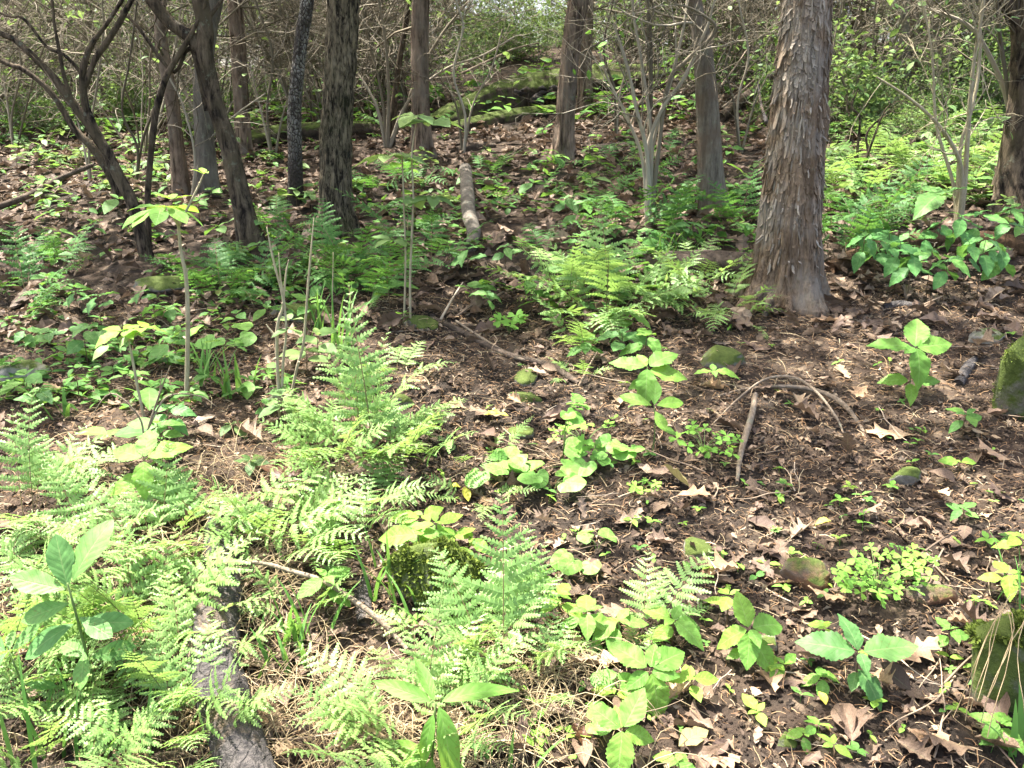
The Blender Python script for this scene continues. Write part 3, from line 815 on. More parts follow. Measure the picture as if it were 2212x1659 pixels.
furrow = tree_from_path('furrowed_tree', 'dark straight trunk with deeply furrowed bark, left of centre',
    [(727, 500, 78), (725, 440, 66), (725, 300, 63), (735, 150, 62), (742, 0, 66)], 'furrow', 'furrow', 90, .018, .25, 8.0, 21, limbs=6)
tree_from_path('leaning_tree', 'dark trunk leaning left that forks into two crooked limbs near the top',
    [(545, 535, 52), (528, 460, 43), (510, 383, 41), (490, 300, 38), (467, 233, 36), (450, 160, 36), (441, 115, 38), (443, 60, 34), (432, 0, 36)], 'darkbark', 'dark', 40, .025, .3, 6.5, 31, limbs=6,
    extra=[[(443, 125, 30), (417, 87, 28), (390, 65, 27), (362, 45, 27), (327, 0, 27)], [(450, 40, 9), (475, 5, 8)], [(446, 240, 10), (420, 120, 10), (402, 110, 9), (372, 155, 8), (300, 60, 7), (262, 25, 6)]])
tree_from_path('multi_stem_tree', 'dark slender tree at the left that splits into several arching stems',
    [(318, 562, 26), (300, 490, 25), (283, 433, 25), (256, 380, 25), (233, 333, 24), (208, 290, 24), (188, 240, 17), (180, 195, 15), (180, 147, 14), (200, 93, 11), (247, 27, 8)], 'darkbark', 'dark', 24, .03, .2, 5.5, 41, limbs=5,
    extra=[[(205, 287, 20), (160, 227, 19), (125, 180, 17), (93, 143, 15), (33, 87, 13), (0, 72, 12)], [(182, 190, 12), (205, 130, 12), (230, 93, 13), (260, 45, 12), (282, 3, 11)],
           [(160, 227, 9), (140, 170, 8), (128, 110, 7), (117, 50, 6), (112, 0, 6)], [(178, 160, 8), (140, 120, 7), (100, 100, 6), (50, 40, 6), (0, 28, 5)]])
tree_from_path('slender_tree', 'slender dark trunk leaning left just behind the multi-stemmed tree',
    [(262, 445, 17), (240, 383, 17), (200, 320, 16), (160, 277, 14), (110, 200, 12), (50, 150, 11), (0, 130, 10)], 'darkbark', 'dark', 16, .04, .2, 4.0, 51, limbs=3)
tree_from_path('slender_tree', 'thin upright dark stem between the leaning tree and the multi-stemmed tree',
    [(321, 548, 14), (320, 470, 13), (320, 400, 13), (333, 267, 14), (345, 210, 14), (362, 160, 13), (395, 105, 12), (420, 60, 9), (445, 0, 8)], 'darkbark', 'dark', 16, .04, .2, 5.5, 61, limbs=3)
tree_from_path('speckled_tree', 'thin trunk with black and white speckled flaky bark',
    [(640, 447, 36), (638, 380, 31), (637, 333, 30), (636, 233, 29), (645, 133, 28), (655, 60, 28), (664, 0, 28)], 'speckle', 'dark', 36, .02, .2, 7.0, 71, limbs=4)
tree_from_path('grey_tree', 'stout grey trunk standing behind the leaning forked tree', [(450, 420, 46), (442, 300, 42), (438, 167, 40), (450, 60, 38), (462, 0, 38)], 'grey', 'smooth', 28, .05, .3, 8.0, 81, limbs=4, dead=4)
tree_from_path('redbark_tree', 'reddish brown trunk rising right of the leaning forked tree', [(527, 335, 34), (522, 230, 31), (516, 120, 30), (508, 0, 30)], 'redcedar', 'cedar', 30, .05, .3, 8.0, 91, limbs=4, dead=6)
tree_from_path('brown_tree', 'dull brown trunk seen between the thin upright stem and the grey trunk', [(392, 415, 34), (382, 320, 30), (372, 220, 28), (350, 100, 26), (345, 0, 26)], 'redcedar', 'smooth', 24, .05, .3, 7.0, 101, limbs=3, dead=3)
tree_from_path('redbark_tree', 'reddish scaly cedar trunk right of the furrowed dark trunk', [(913, 338, 44), (910, 270, 39), (908, 200, 38), (907, 100, 37), (909, 0, 37)], 'redcedar', 'cedar', 44, .03, .3, 8.0, 111, limbs=5, dead=10, deadL=1.0)
tree_from_path('brown_tree', 'brown trunk in front of the right end of the mossy log', [(1216, 345, 44), (1220, 270, 37), (1225, 200, 37), (1235, 100, 38), (1250, 0, 40)], 'redcedar', 'cedar', 44, .03, .35, 8.0, 121, limbs=5, dead=8, deadL=.9)
tree_from_path('redbark_tree', 'pale reddish trunk close behind the brown trunk at the mossy log', [(1264, 240, 32), (1264, 150, 28), (1268, 0, 27)], 'redcedar', 'cedar', 26, .05, .3, 8.0, 131, limbs=4, dead=5)
tree_from_path('dead_snag', 'bare grey dead trunk with smooth weathered wood left of the large cedar', [(1540, 462, 66), (1536, 400, 56), (1531, 300, 52), (1526, 200, 47), (1513, 67, 38), (1498, 0, 33)], 'greybark', 'smooth', 44, .025, .25, 4.5, 141, canopy=False, dead=5, deadL=.7, cat='dead tree')
tree_from_path('brown_tree', 'slim brown trunk, left of a close pair right of the large cedar', [(1957, 240, 24), (1954, 120, 22), (1951, 0, 22)], 'grey', 'cedar', 22, .05, .3, 8.0, 151, limbs=3, dead=4)
tree_from_path('brown_tree', 'slim brown trunk, right of a close pair right of the large cedar', [(1977, 230, 23), (1974, 120, 21), (1972, 0, 21)], 'cedar', 'cedar', 22, .05, .3, 8.0, 161, limbs=3, dead=4)
tree_from_path('pale_tree', 'pale grey brown trunk above the sunlit undergrowth at the right', [(2027, 236, 27), (2018, 120, 25), (2006, 0, 24)], 'palelog', 'cedar', 22, .05, .3, 8.0, 171, limbs=3, dead=5)
tree_from_path('dark_tree', 'thick dark mossy trunk cut by the right edge of the picture', [(2195, 455, 100), (2196, 400, 84), (2204, 300, 70), (2214, 200, 62), (2216, 100, 56), (2212, 0, 52)], 'darkbark', 'dark', 44, .025, .5, 7.0, 181, limbs=5,
    extra=[[(2216, 110, 34), (2205, 70, 34), (2190, 35, 33), (2172, 0, 32)]])
tree_from_path('dark_tree', 'thin dark trunk between the furrowed trunk and the reddish cedar trunk', [(845, 312, 15), (850, 233, 14), (862, 140, 13), (875, 60, 12), (883, 0, 12)], 'darkbark', 'dark', 14, .05, .2, 6.0, 191, limbs=3, dead=3)

# ------------------------------------------------------------------ far wood: shrubs and trees, each one a thing
def proto(name, label, cat, group):
    o = thing(name, label, cat, (0, 0, 0), group); return o

def bare_shrub(seed, h=2.6, n=7, leafy=0.0, lmat='bright', mat='bare', spread=.45, r0=.011):
    rg = np.random.default_rng(seed)
    o = thing('understory_shrub', '', 'shrub', (0, 0, 0))
    pts = []
    for k in range(n):
        a = rg.uniform(0, 2 * PI); lean = rg.uniform(.1, spread)
        d = np.array([math.cos(a) * lean, math.sin(a) * lean, 1.0]); P = [np.array([math.cos(a), math.sin(a), 0]) * .06 - np.array([0, 0, .08])]
        hh = h * rg.uniform(.6, 1.1); d = unit(d)
        for i in range(7):
            d = unit(d + rg.normal(size=3) * .14 + np.array([math.cos(a), math.sin(a), 0]) * .05); P.append(P[-1] + d * hh / 7)
        P = np.array(P); mb = MB()
        r = r0 * rg.uniform(.7, 1.4)
        tube(mb, smooth_path(P, 15), np.linspace(r, r * .3, 15), 5, rg.random(), 0, False)
        tips = []
        for _ in range(rg.integers(8, 13)):
            i = rg.integers(2, 7)
            dd = unit(rg.normal(size=3) * np.array([1, 1, .5]) + unit(P[i + 1] - P[i]) * .8)
            twigs(mb, P[i], dd, h * rg.uniform(.22, .45), r * .5, 2, rg, .5, (2, 4), .0, tips, 3)
        mb.build('stem', M[mat], o)
        pts += [p for p, _ in tips if rg.random() < leafy]
    if pts:
        mb = MB(); leaf_cloud(mb, pts, rg, 2, .06, .05, LEAF6); f = mb.build('foliage', M[lmat], o); f['kind'] = 'stuff'
    return o

def sapling_tree(seed, h=7, r=.05, mat='darkbark', lmat='canopy', leaf=.085, start=.25, nb=16, per=3, bl=1.1, droop=.0):
    rg = np.random.default_rng(seed)
    o = thing('forest_tree', '', 'tree', (0, 0, 0))
    P = [np.array([0, 0, -.15])]; d = np.array([rg.normal() * .05, rg.normal() * .05, 1.0])
    for i in range(9):
        d = unit(d + rg.normal(size=3) * .06 + np.array([0, 0, .05])); P.append(P[-1] + d * h / 9)
    P = smooth_path(P, 60); rr = np.linspace(r, r * .25, 60)
    mb = MB(); ring_mesh(mb, P, relief(P, rr, 12, 'cedar', seed, .35), rr); mb.build('trunk', M[mat], o)
    pts = []; B = MB()
    for k in range(nb):
        f = start + (1 - start) * (k + rg.random()) / nb; i = min(int(f * 59), 58)
        a = rg.uniform(0, 2 * PI); dd = np.array([math.cos(a), math.sin(a), rg.uniform(.0, .5) - droop])
        tips = []
        twigs(B, P[i], dd, bl * rg.uniform(.6, 1.2) * (1.1 - .5 * f), max(.008, rr[i] * .3), 2, rg, .35, (2, 4), .03, tips, 4)
        pts += [p for p, _ in tips]
    B.build('branches', M['bare'], o)['kind'] = 'stuff'
    mb = MB(); leaf_cloud(mb, pts, rg, per, leaf, .12, LEAF6 if leaf > .09 else LEAF2); mb.build('crown', M[lmat], o)['kind'] = 'stuff'
    return o

def cedar_tree_far(seed, h=8, r=.09, low=.30):
    rg = np.random.default_rng(seed)
    o = thing('forest_tree', '', 'tree', (0, 0, 0))
    P = smooth_path([np.array([0, 0, -.15]), np.array([rg.normal() * .1, rg.normal() * .1, h * .5]), np.array([rg.normal() * .25, rg.normal() * .25, h])], 60); rr = np.linspace(r, r * .25, 60)
    mb = MB(); ring_mesh(mb, P, relief(P, rr, 16, 'cedar', seed, .4), rr); mb.build('trunk', M['redcedar'], o)
    pts = []; B = MB()
    for k in range(34):
        f = .08 + .92 * (k + rg.random()) / 34; i = min(int(f * 59), 58)
        a = rg.uniform(0, 2 * PI); dd = np.array([math.cos(a), math.sin(a), rg.uniform(-.15, .35)])
        tips = []
        twigs(B, P[i], dd, 1.5 * rg.uniform(.6, 1.2) * (1.15 - .6 * f), .011, 2, rg, .4, (3, 5), .0, tips, 3)
        if f > low: pts += [p for p, _ in tips if rg.random() < min(1, .15 + (f - low) * 2.2)]
    B.build('dead_branches', M['bare'], o)['kind'] = 'stuff'
    mb = MB()
    p = np.repeat(np.array(pts), 9, axis=0); n = len(p); p = p + rg.normal(size=(n, 3)) * .10
    Rm = rotm(rg.normal(-.2, .5, n), rg.normal(0, .6, n), rg.uniform(0, 2 * PI, n)); s = rg.uniform(.6, 1.2, n) * .11
    Sx = np.diag([.35, 1, 1])
    mb.many(LEAF2, (Rm @ Sx) * s[:, None, None], p, rg.uniform(0, 1, n)); mb.build('crown', M['conifer'], o)['kind'] = 'stuff'
    return o

BARE = [bare_shrub(200 + k, 2.2 + .35 * k, 6 + k % 3) for k in range(4)]
LEAFY = [bare_shrub(220 + k, 1.7 + .5 * k, 6, .50, 'bright', 'bare', .6) for k in range(3)]
UNDER = [bare_shrub(230 + k, .8 + .25 * k, 6, .6, 'bright', 'bare', .8, .006) for k in range(3)]
SAPL = [sapling_tree(240 + k, 6.5 + k, .035 + .012 * k, 'darkbark', ('canopy', 'bright', 'canopy')[k], .09, .12 + .08 * k, 20, 3, 1.3) for k in range(3)]
POLE = [sapling_tree(280 + k, 7 + k, .032 + .014 * k, ('darkbark', 'grey', 'furrow', 'redcedar')[k], 'canopy', .085, .42, 9, 2, 1.0) for k in range(4)]
DARK = [sapling_tree(250 + k, 9, .09 + .02 * k, ('furrow', 'grey')[k], 'canopy', .12, .18, 20, 4, 2.2) for k in range(2)]
CED = [cedar_tree_far(260 + k, 7.5 + k, .08 + .025 * k) for k in range(3)]
BRUSH = [cedar_tree_far(270 + k, 6 + k, .07, .04) for k in range(2)]
USED = set()
def place(pr, x, y, label, group, rz=None, sc=1.0, sink=.03):
    first = pr.name not in USED
    USED.add(pr.name)
    o = pr if first else copy_tree(pr)
    o.location = (x, y, tz(x, y) - sink); o.rotation_euler = (0, 0, rnd.uniform(0, 2 * PI) if rz is None else rz)
    o.scale = (sc, sc, sc); o['label'] = label; o['group'] = group
    return o
def pxof(x, y): return float(to_px(np.array([x, y, tz(x, y)]))[0])

DESC = {}
def scatter_far(protos, n, ylo, yhi, what, gname, scl=(.8, 1.2), gap=0, power=1.0, pxr=(-150, 2360), avoid=None):
    done = 0; tries = 0
    while done < n and tries < n * 40:
        tries += 1
        y = ylo + (yhi - ylo) * rnd.random() ** power
        px = rnd.uniform(*pxr)
        x = (px - W / 2) / FOC * (y * CP + (CAM_Z - tz(0, y)) * SP)
        if gap and abs(px - 1130) < gap: continue
        if avoid and avoid(px, y): continue
        place(protos[rnd.randrange(len(protos))], x, y, what, gname, None, rnd.uniform(*scl))
        done += 1
logav = lambda px, y: y < 11.5 and 900 < px < 1500
scatter_far(CED, 18, 12.5, 34, 'cedar with dead lower branches', 'cedars of the far wood', (.8, 1.25), 125, 1.4, avoid=lambda px, y: (y < 17 and 1640 < px < 2300) or (y < 22 and px < 600))
scatter_far(BRUSH, 5, 10.3, 14, 'dark brushy cedar', 'dark brushy cedars', (.8, 1.1), 0, 1.0, (1440, 1620))
scatter_far(BRUSH, 1, 14, 22, 'dark brushy cedar', 'dark brushy cedars', (.8, 1.1), 120, 1.0, (700, 1000))
scatter_far(LEAFY, 7, 9, 15, 'loose light leaved shrub', 'leafy shrubs', (.9, 1.3), 0, 1.0, (-140, 620))
scatter_far(SAPL, 4, 12, 20, 'slim young pale leaved tree', 'slim young trees', (.8, 1.1), 0, 1.0, (-140, 640))
scatter_far(DARK, 10, 13, 42, 'dense dark trunked tree', 'broadleaved trees of the far wood', (.8, 1.3), 130, avoid=lambda px, y: y < 20 and px < 620)
scatter_far(SAPL, 22, 11, 30, 'slim young pale leaved tree', 'slim young trees', (.8, 1.2), 110, 1.3, avoid=lambda px, y: (y < 12 and 560 < px < 1500) or (y < 16 and px > 1640))
scatter_far(BARE, 44, 8.8, 22, 'bare grey twiggy shrub', 'bare twiggy shrubs', (.75, 1.2), 75, 1.2, avoid=lambda px, y: logav(px, y) or (px < 660 and rnd.random() < .6))
scatter_far(POLE, 34, 9.2, 19, 'thin straight dark trunked tree', 'thin dark trunked trees', (.8, 1.25), 85, 1.0, avoid=logav)
scatter_far(BARE, 9, 7.4, 9.5, 'bare grey twiggy shrub', 'bare twiggy shrubs', (.7, 1.0), 0, 1.0, (-120, 680))
scatter_far(BARE, 9, 7.6, 10, 'bare grey twiggy shrub', 'bare twiggy shrubs', (.7, 1.0), 0, 1.0, (1480, 2330))
scatter_far(BARE, 8, 8.6, 10, 'bare grey twiggy shrub', 'bare twiggy shrubs', (.7, 1.0), 0, 1.0, (680, 900))
scatter_far(LEAFY, 40, 8.5, 22, 'loose light leaved shrub', 'leafy shrubs', (.8, 1.2), 85, 1.2, avoid=logav)
scatter_far(UNDER, 30, 7.6, 20, 'low leafy bush', 'low bushes', (.5, 1.1), 0, 1.3, avoid=lambda px, y: (y < 12.5 and 640 < px < 1520))
scatter_far(UNDER, 9, 12.2, 16, 'low leafy bush', 'low bushes', (.45, .75), 0, 1.0, (930, 1330))
scatter_far(UNDER, 9, 18, 26, 'low leafy bush', 'low bushes', (.6, 1.0), 0, 1.0, (950, 1320))
scatter_far(UNDER, 12, 6.6, 9.5, 'low sunlit bush', 'sunlit low bushes', (.3, .6), 0, 1.0, (1830, 2230))

for pr in BARE + LEAFY + UNDER + SAPL + POLE + DARK + CED + BRUSH:      # a kind that the draw never picked is not kept
    if pr.name not in USED:
        for ch in list(pr.children): bpy.data.objects.remove(ch)
        bpy.data.objects.remove(pr)

# multi-stemmed shrubs that the photograph shows clearly
def drawn_shrub(name, label, base, stems, mat, seed, leafn=0, lmat='bright', tw=5, group=None, twL=.5):
    b = ground(*base[:2]); root = thing(name, label, 'shrub', b, group); rg = np.random.default_rng(seed)
    pts = []
    for st in stems:
        q = [b.copy() - np.array([0, 0, .05])]; r = [size_at(b, base[2]) / 2]
        yoff = rg.uniform(-.25, .25)
        for i, (x, y, w) in enumerate(st):
            p = plane(x, y, b[1]); f = (i + 1) / len(st); p[1] += yoff * f; q.append(p); r.append(size_at(p, w) / 2)
        if st[-1][1] < 8:
            d = unit(q[-1] - q[-2]); q.append(q[-1] + d * .6); r.append(r[-1] * .7)
        n = 26; Q = smooth_path(q, n); rr = np.interp(np.linspace(0, len(r) - 1, n), np.arange(len(r)), r)
        mb = MB(); tube(mb, Q - b, rr, 8, rg.random(), 0, False)
        tips = []
        for _ in range(tw):
            i = rg.integers(8, n - 1)
            d = unit(unit(Q[i] - Q[i - 1]) + rg.normal(size=3) * .6)
            twigs(mb, Q[i] - b, d, twL * rg.uniform(.5, 1.3), max(.0025, rr[i] * .45), 2, rg, .4, (2, 4), .0, tips, 4)
        mb.build('stem', M[mat], root); pts += [p for p, _ in tips]
    if leafn and pts:
        idx = rg.choice(len(pts), min(leafn, len(pts)), replace=False)
        mb = MB(); leaf_cloud(mb, [pts[i] for i in idx], rg, 2, .06, .04, LEAF6); mb.build('foliage', M[lmat], root)['kind'] = 'stuff'
drawn_shrub('bare_shrub', 'tall bare shrub with a fan of arching grey stems left of the grey snag', (1402, 485, 16),
    [[(1400, 350, 12), (1404, 200, 10), (1402, 60, 8), (1395, 0, 7)], [(1398, 330, 10), (1425, 240, 9), (1474, 167, 8), (1520, 60, 6), (1535, 0, 5)], [(1395, 340, 9), (1370, 240, 8), (1345, 140, 6), (1315, 60, 5)],
     [(1410, 320, 9), (1450, 180, 8), (1480, 60, 6), (1490, 0, 5)], [(1388, 350, 8), (1350, 250, 6), (1310, 170, 5), (1290, 110, 4)], [(1405, 300, 8), (1385, 150, 7), (1365, 40, 6), (1360, 0, 5)], [(1420, 330, 9), (1440, 180, 9), (1475, 135, 9), (1500, 110, 9), (1526, 84, 8), (1531, 60, 7), (1510, 44, 6), (1475, 26, 5), (1440, 20, 4)]], 'bare', 301, 12, 'herb', 7, twL=.55)
drawn_shrub('bare_shrub', 'bare shrub with thin straight stems in front of the reddish cedar trunk', (836, 318, 10),
    [[(815, 240, 7), (790, 190, 6), (765, 155, 4)], [(842, 200, 7), (838, 90, 6), (825, 0, 5)], [(868, 250, 6), (900, 160, 6), (950, 70, 5), (1000, 5, 4)], [(880, 220, 5), (960, 150, 5), (1040, 120, 4), (1110, 80, 4)], [(825, 210, 5), (800, 100, 4), (780, 10, 4)]], 'bare', 302, 16, 'bright', 7, twL=.5)
drawn_shrub('bare_shrub', 'tall shrub with pale thin stems rising out of the sunlit undergrowth at the right', (2072, 495, 15),
    [[(2076, 400, 12), (2077, 280, 10), (2080, 150, 8), (2096, 0, 7)], [(2070, 390, 10), (2050, 330, 9), (2000, 265, 8), (1930, 210, 6), (1860, 170, 4)], [(2078, 330, 8), (2105, 250, 8), (2130, 150, 7), (2140, 0, 6)], [(2068, 400, 8), (2040, 270, 7), (2040, 120, 6), (2030, 0, 5)]], 'palestem', 303, 22, 'bright', 6, twL=.45)
drawn_shrub('bare_shrub', 'arching grey shrub stems leaning in from the dark trunk at the right edge', (2215, 440, 16),
    [[(2180, 230, 12), (2135, 110, 10), (2090, 50, 8), (1990, 10, 5)], [(2160, 190, 9), (2125, 60, 8), (2105, 0, 7)], [(2195, 300, 8), (2170, 130, 7), (2160, 0, 6)]], 'bare', 304, 10, 'bright', 7, twL=.5)
drawn_shrub('dead_shrub', 'small black dead shrub standing in the sunlit undergrowth right of the cedar', (1850, 392, 8),
    [[(1856, 320, 6), (1864, 255, 5), (1850, 230, 4), (1868, 190, 3)], [(1878, 340, 6), (1880, 290, 5), (1915, 255, 4), (1940, 235, 3)], [(1890, 260, 4), (1900, 225, 3)]], 'darkbark', 305, 0, 'bright', 3, twL=.3)
for k, (bx, by, sts) in enumerate([
    ((30), 330, [[(20, 250, 5), (35, 150, 5), (20, 60, 4), (40, 0, 3)], [(60, 260, 4), (95, 160, 4), (130, 90, 3)], [(5, 240, 5), (-20, 160, 4)]]),
    (195, 395, [[(190, 300, 6), (205, 180, 5), (215, 60, 4), (210, 0, 4)], [(170, 300, 4), (140, 220, 3)]]),
    (290, 405, [[(300, 320, 6), (270, 240, 5), (290, 130, 5), (310, 0, 4)], [(310, 300, 5), (350, 200, 4), (380, 110, 4)]]),
    (410, 430, [[(425, 340, 5), (405, 230, 4), (380, 170, 4)], [(430, 330, 4), (480, 260, 3), (555, 200, 3)]]),
    (590, 345, [[(580, 240, 5), (595, 120, 5), (560, 0, 4)], [(610, 250, 4), (640, 170, 3), (690, 100, 3)], [(560, 240, 4), (530, 140, 3)]]),
    (1000, 330, [[(1005, 250, 5), (980, 160, 5), (1000, 60, 4), (985, 0, 4)], [(1020, 230, 4), (1060, 150, 4), (1085, 60, 3)], [(985, 230, 4), (950, 170, 3)]]),
    (1330, 300, [[(1325, 200, 5), (1300, 110, 5), (1320, 0, 4)], [(1345, 190, 4), (1380, 120, 3)]]),
    (1600, 330, [[(1595, 220, 5), (1620, 120, 5), (1600, 0, 4)], [(1580, 220, 4), (1560, 140, 4), (1590, 60, 3)], [(1625, 230, 4), (1655, 160, 3)]]),
    (1830, 290, [[(1835, 200, 5), (1815, 110, 5), (1840, 0, 4)], [(1850, 190, 4), (1890, 110, 4), (1900, 10, 3)]])]):
    drawn_shrub('thin_shrub', ('thin bare shrub at the far left edge of the wood', 'straight bare whip left of the multi-stemmed tree', 'thin grey shrub just behind the multi-stemmed tree', 'low thin shrub at the foot of the grey trunk', 'wispy bare shrub left of the speckled trunk',
        'wispy bare shrub at the left end of the mossy log', 'bare shrub behind the mossy log, right of the brown trunk', 'bare shrub between the grey snag and the large cedar', 'wispy bare shrub just right of the large cedar')[k], (bx, by, 6), sts, 'bare', 320 + k, 6, 'bright', 6, twL=.45)

# ------------------------------------------------------------------ logs, branches and stones
def log(name, label, path, mat, sides=28, style='dark', seed=0, lift=.5, cat='log', group=None, step=.025, rise=None, nm=None):
    q, r = [], []
    for k, (x, y, w) in enumerate(path):
        p = ground(x, y); rad = size_at(p, w) / 2
        p = p + np.array([0, 0, rad * lift]); 
        if rise: p[2] += rise[k]
        q.append(p); r.append(rad)
    q = np.array(q); b = q[len(q) // 2].copy()
    L = np.linalg.norm(np.diff(q, axis=0), axis=1).sum(); n = max(8, int(L / step))
    Q = smooth_path(q, n); rr = np.interp(np.linspace(0, len(r) - 1, n), np.arange(len(r)), r)
    m = relief(Q, rr, sides, style, seed, 0)
    mb = MB(); 
    T = unit(np.gradient(Q, axis=0)); U = unit(np.cross(T, np.array([.02, .01, 1.0]))); V = np.cross(U, T)
    a = np.arange(sides) * 2 * PI / sides; RR = rr[:, None] * m
    ring = Q[:, None] - b + RR[..., None] * (np.cos(a)[None, :, None] * U[:, None] + np.sin(a)[None, :, None] * V[:, None])
    i = np.arange(n - 1)[:, None] * sides; j = np.arange(sides)[None]; k = (j + 1) % sides
    F = np.stack([i + j, i + k, i + sides + k, i + sides + j], -1).reshape(-1, 4)
    ends = np.concatenate([ring.reshape(-1, 3), [Q[0] - b - T[0] * rr[0] * .15, Q[-1] - b + T[-1] * rr[-1] * .15]])
    E = [(c, (c + 1) % sides, n * sides) for c in range(sides)] + [((n - 1) * sides + (c + 1) % sides, (n - 1) * sides + c, n * sides + 1) for c in range(sides)]
    mb.add(ends, {4: F, 3: np.array(E)})
    o = mb.build(name, M[mat]); o.location = tuple(b)
    tag(o, label, cat, group)
    return o, Q, rr
mosslog, MQ, MR = log('mossy_log', 'long rotten log thick with green moss lying across the top of the slope', [(940, 282, 40), (1000, 262, 60), (1080, 240, 72), (1150, 222, 78), (1230, 212, 80), (1330, 200, 74), (1420, 190, 60)], 'rotlog', 44, 'rot', 5, .45, step=.03)
log('mossy_log', 'lower mossy log half hidden in front of the rotten log', [(985, 285, 30), (1060, 272, 36), (1130, 258, 38), (1200, 250, 32)], 'rotlog', 30, 'rot', 6, .3, step=.04)
# dark splinters on the mossy log, standing in for the shade of its hollow
for k, (px, py, w) in enumerate(((1108, 205, 46), (1150, 212, 40), (1190, 198, 34))):
    p = plane(px, py, float(np.interp(px, [1000, 1400], [MQ[len(MQ)//3, 1], MQ[-4, 1]])) - .27)
    s = size_at(p, w) / 2
    mb = MB(); rg = np.random.default_rng(400 + k)
    for q in range(12):
        x0 = rg.uniform(-2.4, 2.4) * s; zz = rg.uniform(-.7, .5) * s
        tube(mb, [(x0 - .5 * s, rg.uniform(-.05, 0), zz), (x0, rg.uniform(-.08, 0), zz + .1 * s), (x0 + .6 * s, rg.uniform(-.05, 0), zz + rg.uniform(-.1, .2) * s)], [.012, .025, .008], 6, rg.random())
    o = mb.build('splintered_wood', M['char'], mosslog); o.location = tuple(p - np.array(mosslog.location))
log('fallen_log', 'dark mossy log lying in shade behind the speckled trunk', [(530, 322, 36), (600, 312, 42), (665, 306, 44), (730, 300, 40), (800, 296, 34)], 'rotlog', 26, 'rot', 7, .8, step=.04)
log('fallen_log', 'dark weathered log lying behind the foot of the large cedar', [(1375, 592, 44), (1450, 596, 58), (1540, 600, 62), (1640, 602, 60), (1720, 604, 54)], 'log', 30, 'furrow', 8, .75)
log('fallen_log', 'rotting orange brown log behind the serrated plants at the right', [(1790, 590, 30), (1900, 545, 38), (2000, 530, 42), (2100, 530, 40), (2230, 548, 46)], 'rot', 28, 'furrow', 9, .45)
log('fallen_log', 'dark charred log lying under the ferns in the left foreground', [(480, 1160, 70), (482, 1230, 84), (472, 1320, 100), (462, 1420, 108), (482, 1530, 112), (535, 1690, 118), (590, 1900, 124), (640, 2100, 128)], 'char', 48, 'char', 10, .45, step=.012)
log('weathered_log', 'short pale weathered log pointing down the slope in the middle', [(1006, 405, 24), (1010, 450, 29), (1014, 490, 30), (1024, 522, 29), (1018, 545, 24)], 'grey', 24, 'char', 11, .8, rise=[.10, .06, .03, .02, 0])
log('rotten_plank', 'broken brown piece of wood beside the mossy log', [(985, 330, 16), (1030, 322, 20), (1070, 318, 12)], 'log', 14, 'furrow', 12, .4)
log('fallen_log', 'thin dark log leaning behind the grey snag', [(1555, 262, 22), (1610, 230, 22), (1668, 205, 24)], 'log', 16, 'furrow', 13, .6, rise=[0, .05, .12])
log('fallen_branch', 'pale fallen log crossing behind the large cedar to the right', [(1780, 170, 20), (1850, 172, 22), (1912, 175, 18)], 'palelog', 16, 'furrow', 14, .6, cat='branch', rise=[.1, .1, .1])
log('fallen_branch', 'long bare pale stick resting over the sunlit ferns at the right', [(1822, 232, 5), (1900, 225, 7), (1960, 215, 6), (2012, 200, 4)], 'palelog', 8, 'smooth', 15, 1.0, cat='branch', rise=[.05, .12, .16, .2])
log('fallen_branch', 'broken pale branch leaning down behind the right side of the large cedar', [(1822, 155, 9), (1870, 160, 10), (1905, 172, 11)], 'palelog', 10, 'smooth', 16, 1.0, cat='branch', rise=[.55, .4, .1])
log('fallen_branch', 'mossy dark branch lying low at the far left edge', [(-20, 470, 14), (60, 452, 14), (140, 430, 13), (215, 425, 8)], 'log', 12, 'dark', 17, .9, cat='branch', rise=[.03, .06, .12, .2])
log('fallen_branch', 'rough brown dead branch lying across the needles in the middle', [(930, 690, 9), (990, 720, 12), (1050, 752, 13), (1110, 778, 15), (1165, 792, 16), (1205, 808, 17), (1250, 836, 9)], 'log', 14, 'furrow', 18, .8, cat='branch', step=.012)
log('fallen_branch', 'pale stripped stick lying along the rough brown branch', [(985, 700, 5), (1060, 752, 7), (1120, 782, 7), (1165, 786, 6)], 'palelog', 8, 'smooth', 19, 2.2, cat='branch', step=.02)
log('bare_root', 'yellow brown root arching over the soil at the right', [(1500, 872, 3), (1600, 850, 5), (1680, 848, 8), (1745, 854, 10), (1800, 874, 11), (1838, 902, 10), (1875, 945, 5)], 'palelog', 14, 'dark', 20, .7, cat='root', rise=[-.01, .008, .015, .016, .014, .008, -.012], step=.01)
log('bare_root', 'thin root looping above the arching root at the right', [(1530, 930, 3), (1590, 880, 4), (1650, 850, 5), (1710, 852, 6), (1760, 878, 6), (1805, 920, 5), (1826, 945, 3)], 'palelog', 10, 'dark', 21, .7, cat='root', rise=[-.005, .02, .045, .06, .05, .02, -.008], step=.01)
log('fallen_stick', 'crooked lichen covered stick standing out of the soil left of the arching root', [(1629, 885, 10), (1622, 925, 14), (1608, 965, 14), (1597, 1005, 11), (1592, 1046, 8)], 'palelog', 12, 'dark', 22, .8, cat='stick', rise=[.05, .04, .02, .01, 0], step=.01)
log('fallen_branch', 'slender brown branch lying across the ferns in the left foreground', [(505, 1300, 7), (575, 1303, 9), (640, 1312, 10), (705, 1330, 11), (770, 1358, 12), (830, 1392, 12), (880, 1425, 9)], 'palelog', 10, 'smooth', 23, 1.0, cat='branch', rise=[.10, .10, .09, .08, .06, .04, .01], step=.012)
log('charred_wood', 'flat charred piece of wood right of the charred log', [(783, 1268, 36), (785, 1310, 38), (790, 1352, 34)], 'char', 14, 'smooth', 24, .1, cat='wood')
